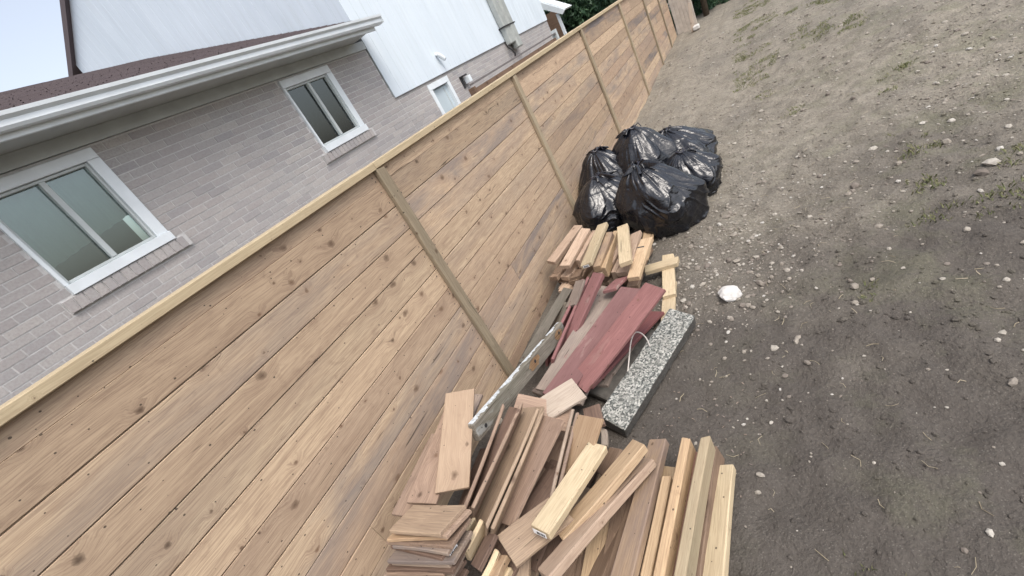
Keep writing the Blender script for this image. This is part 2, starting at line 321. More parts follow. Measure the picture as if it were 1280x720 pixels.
m_bag, t, b = M('black_plastic_bag'); tc = N(t, 'ShaderNodeTexCoord')
b.inputs['Base Color'].default_value = (.006, .0068, .010, 1); b.inputs['Specular IOR Level'].default_value = .62
n1 = noise_(t, tc.outputs['Object'], 9, 3, .5, 1.0); n2 = noise_(t, mapping(t, tc.outputs['Object'], (5, 5, 20)), 1.0, 3, .5, .8)
rid = math_(t, 'ABSOLUTE', math_(t, 'SUBTRACT', n1.outputs[0], .5)); rid2 = math_(t, 'ABSOLUTE', math_(t, 'SUBTRACT', n2.outputs[0], .5))
L(t, ramp(t, n1.outputs[0], [(.35, g1(.16)), (.7, g1(.32))]), b.inputs['Roughness'])
bump(t, b, math_(t, 'ADD', math_(t, 'MULTIPLY', rid, 1.0), math_(t, 'MULTIPLY', rid2, 1.0)), .28, .03)
m_tie = plain('tie_plastic', (.015, .013, .022), .3, .05, 8, .6, 0)
m_paint = plain('flaking_white_paint', (.62, .66, .68), .6, .25, 60, .4, .5)
m_label = plain('label_paper', (.75, .75, .74), .5, .04, 9, .4, 0)
m_ink = plain('label_ink', (.02, .02, .025), .5, .02, 9, .4, 0)
m_cable = plain('white_cable', (.50, .46, .42), .4, .08, 40, .5, 0)

# ------------------------------------------------------------------ ground
def gh(x, y):
    h = .035*mn.noise((x*.55, y*.55, 1.3)) + .018*mn.noise((x*2.1, y*2.1, 4.0)) - .012
    amp = .018 + .014*max(0, min(1, x-1.0))
    h += amp*mn.noise((x*6.5, y*6.5, 2.2)) + .009*mn.noise((x*17, y*17, 7.7)) + .005*abs(mn.noise((x*29, y*29, 3.7)))
    flat = max(0, min(1, 1.25-x))*max(0, min(1, 5.2-y))     # trodden flat under the piles
    h = h*(1-.75*flat) - .012*flat
    if x > 1.7: h += .10*(1-math.exp(-(x-1.7)*.9)) + .02*(x-1.7)
    h += .0085*max(0, y-3)
    if x > .2 and y > 5: h += .05*mn.noise((x*.9, y*.35, 8.8))
    return h
def axis(lo, hi, f0, f1, fine, grow=1.12):
    out = []; v = f0
    while v <= f1: out.append(v); v += fine
    s = fine; v = out[-1]
    while v < hi: s *= grow; v += s; out.append(v)
    s = fine; v = f0; pre = []
    while v > lo: s *= grow; v -= s; pre.append(v)
    return pre[::-1] + out
xs = axis(-90, 110, -.1, 3.4, .022); ys = axis(-50, 160, .3, 6.5, .026, 1.07)
verts = [(x, y, gh(x, y)) for y in ys for x in xs]; nx = len(xs)
faces = [(j*nx+i, j*nx+i+1, (j+1)*nx+i+1, (j+1)*nx+i) for j in range(len(ys)-1) for i in range(nx-1)]
me = bpy.data.meshes.new('ground'); me.from_pydata(verts, [], faces); me.materials.append(m_soil)
for p in me.polygons: p.use_smooth = True
tag(link(bpy.data.objects.new('ground', me)), 'bare brown soil, damp beside the wood and drier farther along the fence', kind='structure')

ICO = None
def ico():
    bm = bmesh.new(); bmesh.ops.create_icosphere(bm, subdivisions=1, radius=1); v = [tuple(x.co) for x in bm.verts]; f = [tuple(y.index for y in x.verts) for x in bm.faces]; bm.free(); return v, f
icov, icof = ico()
def stones(name, spots, mat, label):
    V, F = [], []
    for (x, y, s) in spots:
        e = Euler((random.random()*6, random.random()*6, random.random()*6)).to_matrix(); sc = Vector((random.uniform(.7, 1.3), random.uniform(.6, 1.2), random.uniform(.4, .8)))*s
        o = len(V); z = gh(x, y) + s*.25
        yaw = random.random()*6.28; cr, sr = math.cos(yaw), math.sin(yaw)
        for v in icov:
            p = e @ Vector(v); p = Vector((p.x*sc.x, p.y*sc.y, p.z*sc.z))*random.uniform(.82, 1.12)
            V.append((x + p.x*cr - p.y*sr, y + p.x*sr + p.y*cr, z + p.z))
        F += [tuple(o+i for i in f) for f in icof]
    me = bpy.data.meshes.new(name); me.from_pydata(V, [], F); me.materials.append(mat)
    return tag(link(bpy.data.objects.new(name, me)), label, 'gravel', kind='stuff')
sp_ = []
rg = random.Random(3)
while len(sp_) < 11000:
    y = rg.uniform(.5, 12)**1.0; x = rg.uniform(.1, 4.8)
    d = .12 + .9*math.exp(-((x-1.35)**2/.18 + (y-3.05)**2/.9)) + .35*max(0, mn.noise((x*1.5, y*1.2, 5)))
    if y < 2.2: d *= .35
    if rg.random() < d:
        s = min(.032, rg.lognormvariate(-5.15, .62)); sp_.append((x, y, s))
cl_ = []
while len(cl_) < 9000:
    y = rg.uniform(.4, 7); x = rg.uniform(.1, 4.4)
    if rg.random() < .25 + .9*max(0, mn.noise((x*2.2, y*2.2, 15))): cl_.append((x, y, min(.022, rg.lognormvariate(-5.3, .5))))
stones('soil_crumbs', cl_, m_soil, 'crumbs and clods of the same brown soil')
stones('gravel', sp_, m_stone, 'small loose stones and clods scattered over the soil')
bm = bmesh.new(); bmesh.ops.create_icosphere(bm, subdivisions=3, radius=.065)
for v in bm.verts:
    v.co *= 1 + .35*mn.noise(v.co*14) + .12*mn.noise(v.co*40); v.co.z *= .6
o = obj('rock', bm, m_rock, smooth=False, loc=(1.49, 2.50, gh(1.49, 2.5)+.02)); tag(o, 'pale whitish rock on the bare soil right of the granite slab', 'rock')
# straw and twigs
bm = bmesh.new(); rg = random.Random(5)
for i in range(150):
    x = rg.uniform(1.0, 2.6); y = rg.uniform(.7, 5); a = rg.random()*6.28; l = rg.uniform(.012, .06); z = gh(x, y)+.006
    if x < 1.15 and y < 2.5: continue
    k = rg.uniform(-.6, .6)
    tube(bm, [(x, y, z), (x+math.cos(a)*l*.5, y+math.sin(a)*l*.5, z+rg.uniform(0, .008)), (x+math.cos(a+k)*l, y+math.sin(a+k)*l, z)], rg.uniform(.0007, .0016), 3)
tag(obj('straw', bm, m_straw), 'stray straw and dry grass stems lying on the soil', 'straw', kind='stuff')
# grass
V, F = [], []; rg = random.Random(9); cnt = 0
while cnt < 16000:
    x = rg.uniform(1.5, 6); y = rg.uniform(.6, 16); cl = mn.noise((x*1.1, y*.8, 3.3)) + .5*mn.noise((x*3.5, y*3, 9.1))
    if cl < .42 - .05*(x-1.6) - .01*max(0, y-4): 
        cnt += 1; continue
    cnt += 1; z = gh(x, y)-.004
    for q in range(9):
        a = rg.random()*6.28; h = rg.uniform(.012, .036); w = rg.uniform(.0025, .005); lx, ly = math.cos(a)*h*.6, math.sin(a)*h*.6
        bx, by = x+rg.uniform(-.035, .035), y+rg.uniform(-.035, .035); o = len(V)
        V += [(bx-math.sin(a)*w, by+math.cos(a)*w, z), (bx+math.sin(a)*w, by-math.cos(a)*w, z), (bx+lx*.5, by+ly*.5, z+h*.75), (bx+lx*1.2, by+ly*1.2, z+h)]
        F += [(o, o+1, o+2), (o, o+2, o+3)]
me = bpy.data.meshes.new('grass'); me.from_pydata(V, [], F); me.materials.append(m_grass)
tag(link(bpy.data.objects.new('grass', me)), 'sparse short grass sprouting on the soil bank', 'grass', kind='stuff')

# ------------------------------------------------------------------ planks
def plank_bm(Ln, w, t, seed, ch=.0025, bow=.004, rag=.004, tongue=False):
    rg = random.Random(seed); n = 8; bm = bmesh.new()
    ch = min(ch, w*.2, t*.2); hw = w/2
    b1, b2, tw = rg.uniform(-bow, bow), rg.uniform(-bow, bow), rg.uniform(-.03, .03)*(0 if tongue else 1)
    cuts = [rg.uniform(-rag, rag)*2, rg.uniform(-rag, rag)*2]
    xs_ = [(-Ln/2, 1), (-Ln/2+ch, 0)] + [((k/n*2-1)*Ln/2, 0) for k in range(1, n)] + [(Ln/2-ch, 0), (Ln/2, 1)]
    rings = []
    for x, endr in xs_:
        u = x/(Ln/2); r = []; q = ch*.7 if endr else 0.0; c2 = ch
        sec = [(-hw+c2+q*.3, -q), (hw-c2-q*.3, -q), (hw-q, -c2-q*.3), (hw-q, -t+c2+q*.3), (hw-c2-q*.3, -t+q), (-hw+c2+q*.3, -t+q), (-hw+q, -t+c2+q*.3), (-hw+q, -c2-q*.3)]
        near = abs(u) > 1 - ch*1.2/(Ln/2); ca = cuts[0 if u < 0 else 1]
        for (y, z) in sec:
            a = tw*u; y2 = y*math.cos(a) - (z+t/2)*math.sin(a); z2 = y*math.sin(a) + (z+t/2)*math.cos(a) - t/2
            xx = x + (ca*(y/hw) + rg.uniform(-.0008, .0008) if near else 0)
            r.append(bm.verts.new((xx, y2 + b1*(1-u*u), z2 + b2*(1-u*u) + (0 if tongue else rg.uniform(-.0004, .0004)))))
        rings.append(r)
    for a, b in zip(rings, rings[1:]):
        for k in range(8): bm.faces.new((a[k], b[k], b[(k+1) % 8], a[(k+1) % 8]))
    bm.faces.new(rings[0]); bm.faces.new(rings[-1][::-1])
    if tongue: box(bm, -Ln/2+.001, Ln/2-.001, -hw-.012, -hw+.002, -t*.98, -t*.72)
    bmesh.ops.recalc_face_normals(bm, faces=bm.faces[:])
    return bm
def frame(yaw, pitch, roll):
    a = Vector((math.cos(yaw)*math.cos(pitch), math.sin(yaw)*math.cos(pitch), math.sin(pitch))); l = Vector((-math.sin(yaw), math.cos(yaw), 0)); u = a.cross(l)
    return a, l*math.cos(roll) + u*math.sin(roll), -l*math.sin(roll) + u*math.cos(roll)
def pose(o, c, yaw, pitch, roll):
    a, l, u = frame(yaw, pitch, roll)
    o.matrix_world = Matrix(((a.x, l.x, u.x, c[0]), (a.y, l.y, u.y, c[1]), (a.z, l.z, u.z, c[2]), (0, 0, 0, 1)))
seedc = [100]
def plank(name, cx, cy, cz, yaw, pitch, roll, Ln, w, t, mat, label, cat, group, **kw):
    seedc[0] += 1
    o = obj(name, plank_bm(Ln, w, t, seedc[0], **kw), WOOD[mat]); pose(o, (cx, cy, cz), yaw, pitch, roll)
    return tag(o, label, cat, group)

# ------------------------------------------------------------------ the fence
POSTS = [-5.0, -2.7, -.36, 1.99, 4.15, 6.63, 9.27, 11.66, 13.6, 15.08]
fence = empty('wooden_fence', (0, 4, 0)); tag(fence, 'long new fence of horizontal cedar boards with a pale flat cap rail', 'fence')
rows = [(1.603, 1.683)] + [(1.603-.1535*(k+1)+.0055, 1.603-.1535*k) for k in range(10)] + [(-.06, 1.603-.1535*10)]
rg = random.Random(21)
for a, b_ in zip(POSTS, POSTS[1:]):
    for (z0, z1) in rows:
        cuts = [a+.004, b_-.004]
        if rg.random() < .16: cuts.insert(1, rg.uniform(a+.6, b_-.6))
        for c0, c1 in zip(cuts, cuts[1:]):
            seedc[0] += 1; j = rg.uniform(-.0016, .0016)
            o = obj('board', plank_bm(c1-c0-.002, z1-z0, .019, seedc[0], ch=.0016, bow=.0006, rag=.0004, tongue=True), WOOD['fence'])
            o.matrix_world = Matrix(((0, 0, 1, rg.uniform(-.002, .002)), (1, 0, 0, (c0+c1)/2), (0, 1, 0, (z0+z1)/2+j*.5), (0, 0, 0, 1)))
            mw = o.matrix_world.copy(); o.parent = fence; o.matrix_world = mw; o.location = Vector((mw[0][3], mw[1][3], mw[2][3])) - Vector(fence.location)
for y in POSTS[:-1]:
    seedc[0] += 1
    o = obj('post', plank_bm(1.80, .078, .029, seedc[0], ch=.003, bow=.004), WOOD['post'])
    o.matrix_local = Matrix(((0, 0, 1, .0325), (0, -1, 0, y - 4), (1, 0, 0, .78), (0, 0, 0, 1))); o.parent = fence
for a, b_ in zip([-5.1, -.4, 1.96, 6.6, 11.6], [-.4, 1.96, 6.6, 11.6, 15.1]):
    seedc[0] += 1
    o = obj('cap_rail', plank_bm(b_-a-.003, .125, .040, seedc[0], ch=.003, bow=.001, rag=.0006), WOOD['cap'])
    o.matrix_local = Matrix(((0, -1, 0, -.027), (1, 0, 0, (a+b_)/2 - 4), (0, 0, 1, 1.7245), (0, 0, 0, 1))); o.parent = fence
bm = bmesh.new()
for y in POSTS[1:-1]:
    for (z0, z1) in rows:
        for s in (-1, 1):
            for q in (.25, .75):
                yy = y + s*rg.uniform(.058, .075); zz = z0+(z1-z0)*q+rg.uniform(-.01, .01)
                m4 = Matrix.Translation((0.0022, yy-4, zz)) @ Matrix.Rotation(PI/2, 4, 'Y'); bmesh.ops.create_circle(bm, cap_ends=True, segments=8, radius=.0042, matrix=m4)
o = obj('nail_heads', bm, m_dark); o.parent = fence; tag(o, kind='stuff')

# end panel closing the run, with the debris leaning on it
t_ = empty('end_fence', (.2, 15.25, .06)); tag(t_, 'low pinkish cream fence panel closing off the far end', 'fence')
for k in range(5):
    bbox('board', .02+k*.093, .11+k*.093, 15.22, 15.245, .0, 1.75-.16*k if k > 1 else 1.8, m_cream, t_, .003)
bbox('post', .48, .56, 15.2, 15.29, 0, 1.0, m_cream, t_, .006)
plank('leaning_plank', .52, 14.6, .42, math.radians(80), math.radians(62), 0, .75, .09, .02, 'weathered', 'pale plank leaning against the far end fence', 'plank', None)
o = bbox('debris_block', .5, .66, 14.35, 14.6, .09, .2, m_rock, None, .02); tag(o, 'white rubble piece at the foot of the far end fence', 'rubble')
# ------------------------------------------------------------------ the brick house beyond the fence
HX = -2.6
house = empty('brick_house', (HX, 5, 0)); tag(house, 'brick house with pale blue vertical siding on its upper storey', 'house')
WIN = [(4.07, 4.90, 1.93, 2.81), (1.2, 2.03, 1.93, 2.81), (-1.9, -.6, 1.93, 2.81)]
DOOR = (6.66, 7.34, 0.0, 2.075)
holes = WIN + [DOOR]
def blocked(y0, y1, z0, z1, pad=0.0):
    for (a, b, c_, d) in holes + [(w[0]-.1, w[1]+.1, w[2]-.115, w[2]) for w in WIN]:
        if y1 > a-pad and y0 < b+pad and z1 > c_-pad and z0 < d+pad: return True
    return False
# mortar bed as strips around the openings
bm = bmesh.new(); zc = sorted({0.0, 2.835} | {h[2] for h in holes} | {h[3] for h in holes} | {2.125})
def clear_spans(z0, z1, y0, y1):
    cuts = sorted([(h[0], h[1]) for h in holes if h[2] < z1-.001 and h[3] > z0+.001]); out = []; y = y0
    for a, b_ in cuts: out.append((y, a)); y = b_
    out.append((y, y1)); return out
for z0, z1 in zip(zc, zc[1:]):
    for a, b_ in clear_spans(z0, z1, -7, 5.77 if z0 >= 2.12 else 13.08):
        box(bm, -.12, -.0035, a-5, b_-5, z0, z1)
o = obj('wall', bm, m_mortar); o.parent = house
BL, BH, G = .203, .0585, .0095
loose = bmesh.new(); single = []
r0 = 1.40; r = 0
while r0 + r*(BH+G) + BH < 2.832:
    z0 = r0 + r*(BH+G); z1 = z0+BH; y = -7 + (.106 if r % 2 else 0); ymax = 5.765 if z0 > 2.11 else 13.07
    while y < ymax-.02:
        y0, y1 = y, min(y+BL, ymax); y += BL+G
        pieces = [(y0, y1)] if not (y0 < 5.855 and y1 > 5.842) else [(y0, 5.842), (5.855, y1)]
        for h in holes + [(w[0]-.1, w[1]+.1, w[2]-.115, w[2]) for w in WIN]:
            if z1 > h[2]+.002 and z0 < h[3]-.002:
                nw = []
                for a, b_ in pieces:
                    if b_ <= h[0] or a >= h[1]: nw.append((a, b_))
                    else:
                        if a < h[0]-.02: nw.append((a, h[0]-.004))
                        if b_ > h[1]+.02: nw.append((h[1]+.004, b_))
                pieces = nw
        for a, b_ in pieces:
            if b_-a < .012: continue
            near = 3.6 < (a+b_)/2 < 8.6 and z0 > 1.78 + (0 if a < 6 else .0)
            single.append((a, b_, z0, z1, near))
    r += 1
first = {}
near_n = 0
single.sort(key=lambda s: (0 if s[4] else 1, s[0]))
for a, b_, z0, z1, near in single:
    if near and near_n < 300:
        near_n += 1; key = round(b_-a, 3)
        if key not in first:
            bmq = bmesh.new(); box(bmq, -.02, 0.0, -(b_-a)/2, (b_-a)/2, -(z1-z0)/2, (z1-z0)/2)
            bmesh.ops.bevel(bmq, geom=bmq.edges[:], offset=.002, segments=1, affect='EDGES')
            me = bpy.data.meshes.new('brick'); bmq.to_mesh(me); bmq.free(); me.materials.append(m_brick); first[key] = me
        o = bpy.data.objects.new('brick', first[key]); link(o, house); o.location = (random.uniform(-.0015, .0015), (a+b_)/2-5, (z0+z1)/2)
    else: box(loose, -.02, random.uniform(-.0015, .0015), a-5, b_-5, z0, z1)
o = obj('brick', loose, m_brick); o.parent = house; tag(o, kind='stuff')
# brick sills: a row of bricks on edge under each window
for (a, b_, c_, d) in WIN:
    s = bbox('window_sill', HX-.02, HX+.025, a-.095, b_+.095, c_-.108, c_-.003, m_mortar, house)
    y = a-.092
    while y < b_+.03:
        q = bbox('brick', HX-.01, HX+.034, y, y+.062, c_-.104, c_-.006, m_brick, None, .002); rel(q, s); q.location = q.location - Vector(house.location); y += .0705
def window(a, b_, c_, d, mull):
    f = .085
    fr = bbox('window', HX-.05, HX+.03, a, b_, d-f, d, m_white, house, .004)   # head piece carries the rest
    base = Vector(house.location)
    def sub(nm, *arg):
        q = bbox(nm, *arg, None); q.parent = fr; q.location = Vector(q.location) - base - Vector(fr.location); return q
    def s2(nm, x0, x1, y0, y1, z0, z1, mat, bev=.003):
        q = bbox(nm, x0, x1, y0, y1, z0, z1, mat, None, bev); q.parent = fr; q.location = Vector(q.location) - base - Vector(fr.location); return q
    s2('frame', HX-.05, HX+.028, b_-f-.01, b_, c_+.08, d-f-.001, m_white)
    s2('frame', HX-.05, HX+.026, a, a+.028, c_+.08, d-f-.001, m_white)
    s2('frame', HX-.05, HX+.045, a, b_+.005, c_, c_+.079, m_white)
    ia, ib, ic, id_ = a+.03, b_-f-.012, c_+.081, d-f-.002
    s2('sash', HX-.045, HX+.006, ia, ia+.016, ic, id_, m_greytrim); s2('sash', HX-.045, HX+.006, ib-.022, ib, ic, id_, m_greytrim)
    s2('sash', HX-.045, HX+.006, ia+.017, ib-.023, id_-.022, id_, m_greytrim); s2('sash', HX-.045, HX+.006, ia+.017, ib-.023, ic, ic+.022, m_greytrim)
    ym = ia + (ib-ia)*mull
    s2('mullion', HX-.04, HX+.012, ym-.02, ym+.02, ic+.023, id_-.023, m_greytrim)
    s2('dark_room_sheet', HX-.30, HX-.295, ia-.02, ib+.02, ic-.02, id_+.02, m_room, 0)  # dark sheet takes the place of the unlit interior
    bmb = bmesh.new(); nb = 26; W_ = ib-ia; vb = []  # added hanging, its slanted hem imitates a reflection across the glass
    for i in range(nb+1):
        yy = i/nb*W_; vb.append((bmb.verts.new((.006*math.sin(i*1.7), yy, 0)), bmb.verts.new((.006*math.sin(i*1.7), yy, -(id_-ic)*(.80-.16*i/nb)-.004*math.sin(i*1.7)))))
    for (p0, p1), (q0, q1) in zip(vb, vb[1:]): bmb.faces.new((p0, q0, q1, p1))
    q = obj('reflection_blind', bmb, m_reflection_blind, loc=(HX-.09, ia, id_)); q.parent = fr; q.location = Vector(q.location) - base - Vector(fr.location)
    s2('pane', HX-.035, HX-.028, ia+.017, ym-.021, ic+.023, id_-.023, m_glass, 0); s2('pane', HX-.035, HX-.030, ym+.021, ib-.023, ic+.023, id_-.023, m_glass, 0)
for w in WIN: window(*w, .52)
# door, its frame and head
dr = bbox('door', HX-.09, HX-.05, DOOR[0]+.09, DOOR[1]-.09, 0, DOOR[3]-.12, m_doorglass, house, .003)
def dsub(nm, x0, x1, y0, y1, z0, z1, mat):
    q = bbox(nm, x0, x1, y0, y1, z0, z1, mat, None, .003); q.parent = dr; q.location = Vector(q.location)-Vector(house.location)-Vector(dr.location)
dsub('frame', HX-.1, HX+.01, DOOR[0], DOOR[0]+.088, 0, DOOR[3]-.1, m_white); dsub('frame', HX-.1, HX+.01, DOOR[1]-.088, DOOR[1], 0, DOOR[3]-.1, m_white)
dsub('frame', HX-.1, HX+.012, DOOR[0], DOOR[1], DOOR[3]-.098, DOOR[3]-.004, m_white)
dsub('stile', HX-.05, HX-.04, DOOR[1]-.2, DOOR[1]-.185, 0, DOOR[3]-.15, m_greytrim)
# upper storey: vertical siding boards over a dark backing, front and side
bbox('siding_backing', HX-.1, HX+.006, 5.79, 13.06, 2.13, 5.35, m_greytrim, house)
y = 5.775
while y < 13.07:
    y1 = min(y+.197, 13.08); bbox('siding_board', HX+.008, HX+.026, y, y1, 2.122, 5.35, m_siding, house, .0022); y += .200
bbox('siding_backing', -8.5, HX-.001, 5.80, 5.9, 2.9, 5.35, m_greytrim, house)
x = HX+.006
while x > -8.9: bbox('siding_board', x-.197, x, 5.775, 5.798, 2.9, 5.37 + .4247*max(min(-2.15-x, x+9.45), min(-1.953-x, x+9.253), 0), m_siding, house, .0022); x -= .200
bbox('siding_backing', -8.5, HX-.001, 12.95, 13.05, 0, 5.35, m_greytrim, house)
# window of the upper storey, only its sill line is in the photograph
holes2 = (6.35, 7.15, 3.62, 4.5)
wq = bbox('window', HX+.027, HX+.05, *holes2, m_white, house, .004)
for nm, ar, mt in (('pane', (HX+.045, HX+.053, 6.42, 7.08, 3.70, 4.43), m_glass), ('sill', (HX+.027, HX+.08, 6.3, 7.2, 3.585, 3.618), m_greytrim)):
    q = bbox(nm, *ar, mt, None); q.parent = wq; q.location = Vector(q.location)-Vector(house.location)-Vector(wq.location)
# roof over the upper storey
bm = bmesh.new()
v = [bm.verts.new(p) for p in ((.45, .70, .35), (.45, 8.5, .35), (-3.2, 8.5, 1.9), (-3.2, .70, 1.9), (-6.9, 8.5, .35), (-6.9, .70, .35))]
v2 = [bm.verts.new((q.co.x, q.co.y, q.co.z+.12)) for q in v]
for ids in ((0, 1, 2, 3), (3, 2, 4, 5)): bm.faces.new([v[i] for i in ids][::-1]); bm.faces.new([v2[i] for i in ids])
for a, b_ in ((0, 1), (1, 2), (2, 4), (4, 5), (5, 3), (3, 0)): bm.faces.new((v[a], v[b_], v2[b_], v2[a]))
for q in bm.verts: q.co.z += 5.0
o = obj('roof', bm, m_shingle); o.parent = house
# eave of the low part: frieze, soffit, gutter
bbox('frieze', HX-.02, HX+.02, -7, 5.772, 2.838, 2.945, m_greytrim, house)
bbox('soffit', HX-.05, -2.19, -7, 5.60, 2.947, 2.962, m_soffit, house)
bbox('fascia', -2.19, -2.165, -7, 5.62, 2.915, 3.03, m_white, house, .003)
bm = bmesh.new()
prof = [(-.0, 0), (.06, 0), (.075, .02), (.075, .055), (.10, .075), (.105, .10), (.095, .10), (.088, .08), (.065, .06), (.063, .012), (.008, .012), (.008, .10), (0, .10)]
A_ = [bm.verts.new((p[0], -12, p[1])) for p in prof]; B_ = [bm.verts.new((p[0], .74, p[1])) for p in prof]
for i in range(len(prof)): j = (i+1) % len(prof); bm.faces.new((A_[i], A_[j], B_[j], B_[i]))
bm.faces.new(A_); bm.faces.new(B_[::-1]); box(bm, .004, .098, .735, .742, .002, .098)
o = obj('gutter', bm, m_white); o.parent = house; o.location = (-2.163-HX, 0, 2.955)
# shingled low roof
sl = .35; bm = bmesh.new(); rg = random.Random(4)
x0_, z0_ = -2.12, 3.035
bbq = bmesh.new(); 
vv = [bbq.verts.new(p) for p in ((x0_-HX, -12, z0_-.02), (x0_-HX, .765, z0_-.02), (-7-HX, .765, z0_-.02+(x0_+7)*sl), (-7-HX, -12, z0_-.02+(x0_+7)*sl))]
bbq.faces.new(vv); o = obj('roof', bbq, m_shingle); o.parent = house; roof_low = o
row = 0; x = x0_
while x > -6.9:
    y = -7 - rg.random()*.3
    while y < 5.76:
        y1 = min(y+.30, 5.765); zz = z0_+(x0_-x)*sl; dz = rg.uniform(0, .003); x1 = x-.16
        p = [(x, y+.003, zz+.020+dz), (x, y1-.003, zz+.020+dz), (x1, y1-.003, zz+.16*sl+.009), (x1, y+.003, zz+.16*sl+.009)]
        q = [bm.verts.new((a-HX, b_-5, c_)) for a, b_, c_ in p] + [bm.verts.new((a-HX, b_-5, c_-.012-dz*.9)) for a, b_, c_ in p[:2]]
        bm.faces.new(q[:4]); bm.faces.new((q[4], q[5], q[1], q[0])); y += .305
    x -= .14; row += 1
o = obj('shingles', bm, m_shingle); o.parent = roof_low; tag(o, kind='stuff')
# back slope and gable so the roof is closed
bm = bmesh.new()
vv = [bm.verts.new(p) for p in ((-7-HX, -12, z0_+(x0_+7)*sl-.02), (-7-HX, .765, z0_+(x0_+7)*sl-.02), (-11.5-HX, .765, 3.1), (-11.5-HX, -12, 3.1))]
bm.faces.new(vv); g_ = [bm.verts.new(p) for p in ((HX-HX-.02, -11.95, 2.9), (-7-HX, -11.95, z0_+(x0_+7)*sl-.05), (-11.4-HX, -11.95, 2.9))]; bm.faces.new(g_)
o = obj('roof', bm, m_shingle); o.parent = house
# boxed duct on the wall
du = bbox('duct', HX+.03, HX+.17, 10.05, 10.30, 2.02, 5.3, m_duct, house, .02)
q = bbox('duct', HX+.03, HX+.19, 10.305, 10.56, 1.88, 5.3, m_duct, house, .03)
bbox('bracket', HX+.028, HX+.20, 10.01, 10.60, 2.36, 2.385, m_dark, house, .003); bbox('bracket', HX+.028, HX+.20, 10.01, 10.60, 3.2, 3.225, m_dark, house, .003)
bm = bmesh.new(); tube(bm, [(0, 0, 0), (.05, .02, -.1), (.06, .08, -.2), (.02, .12, -.25)], .018, 8); o = obj('pipe_elbow', bm, m_dark, loc=(HX+.06, 10.0, 2.02)); rel(o, house)

# security camera
sc_ = empty('security_camera', (HX+.026, 7.30, 2.40)); tag(sc_, 'small white security camera fixed to the pale blue siding', 'camera')
bm = bmesh.new(); tube(bm, [(0, 0, .02), (.05, 0, .02)], [.035, .02], 16); tube(bm, [(.05, 0, .02), (.07, 0, 0)], .012, 10); o = obj('bracket', bm, m_white, smooth=True); o.parent = sc_
bm = bmesh.new(); tube(bm, [(0, 0, 0), (.008, .012, -.02), (.045, .065, -.115), (.048, .07, -.122)], [.03, .036, .036, .032], 16); o = obj('housing', bm, m_white, smooth=False, loc=(.05, -.02, .02)); o.parent = sc_
bm = bmesh.new(); tube(bm, [(.0485, .0705, -.1225), (.051, .0745, -.129)], .026, 16); o = obj('lens', bm, m_dark, loc=(.05, -.02, .02)); o.parent = sc_
# wall lamp
wl = empty('wall_lamp', (HX+.002, 7.74, 1.86)); tag(wl, 'dark wall bracket with a white box lamp right of the door', 'lamp')
def sub0(nm, par, *a, bev=.004):
    q = bbox(nm, *a, None, bev); q.parent = par; return q
sub0('back_plate', wl, 0, .02, -.06, .0, -.12, .09, m_dark); sub0('arm', wl, .0, .10, -.058, .08, .06, .088, m_dark)
sub0('lamp_box', wl, .03, .13, .02, .13, -.07, .045, m_white)

m_rail = plain('old_rail', (.17, .155, .15), .8, .1, 9)
# older brown fence between the two lots
bf = empty('brown_fence', (-1.2, 7.2, 0)); tag(bf, 'older brown stained fence with a grey top rail in front of the house', 'fence')
def bfp(nm, x0, x1, y0, y1, z0, z1, mat, bev=.003):
    q = bbox(nm, x0, x1, y0, y1, z0, z1, mat, None, bev); q.location = Vector(q.location)-Vector(bf.location); q.parent = bf; return q
for k in range(9): 
    seedc[0] += 1; q = obj('board', plank_bm(3.62, .185, .02, seedc[0]), WOOD['brown_fence']); q.matrix_local = Matrix(((0, 0, 1, 0), (1, 0, 0, .14), (0, 1, 0, .1+k*.19), (0, 0, 0, 1))); q.parent = bf
bfp('rail', -1.235, -1.165, 5.53, 9.15, 1.765, 1.79, m_rail)
bfp('post', -1.25, -1.16, 5.47, 5.525, 0, 1.74, WOOD['brown_fence']); bfp('post', -1.25, -1.16, 9.155, 9.245, 0, 1.84, m_greytrim)

# porch of the next house, white eave on a post
pc = empty('porch', (-3.4, 15.2, 0)); tag(pc, 'white edged porch roof beyond the corner of the brick house', 'porch')
def pcp(nm, x0, x1, y0, y1, z0, z1, mat):
    q = bbox(nm, x0, x1, y0, y1, z0, z1, mat, None, .005); q.location = Vector(q.location)-Vector(pc.location); q.parent = pc; return q
bm = bmesh.new(); pr_ = [(-4.6, 4.05), (-2.33, 2.13), (-2.44, 2.06), (-4.6, 3.75)]
A_ = [bm.verts.new((p[0]+3.4, -1.2, p[1])) for p in pr_]; B_ = [bm.verts.new((p[0]+3.4, -1.15, p[1])) for p in pr_]
for i in range(4): j = (i+1) % 4; bm.faces.new((A_[i], A_[j], B_[j], B_[i]))
bm.faces.new(A_[::-1]); bm.faces.new(B_); o = obj('rake_board', bm, m_white); o.parent = pc
bm = bmesh.new(); pr_ = [(-4.6, 4.08), (-2.31, 2.15), (-2.36, 2.12), (-4.6, 4.0)]
A_ = [bm.verts.new((p[0]+3.4, -1.145, p[1])) for p in pr_]; B_ = [bm.verts.new((p[0]+3.4, -.5, p[1])) for p in pr_]
for i in range(4): j = (i+1) % 4; bm.faces.new((A_[i], A_[j], B_[j], B_[i]))
bm.faces.new(A_[::-1]); bm.faces.new(B_); o = obj('roof', bm, m_white); o.parent = pc
pcp('post', -2.64, -2.56, 14.06, 14.14, 0, 2.15, m_white); pcp('wall', -4.4, -3.0, 15.3, 15.4, 0, 2.3, WOOD['brown_fence'])

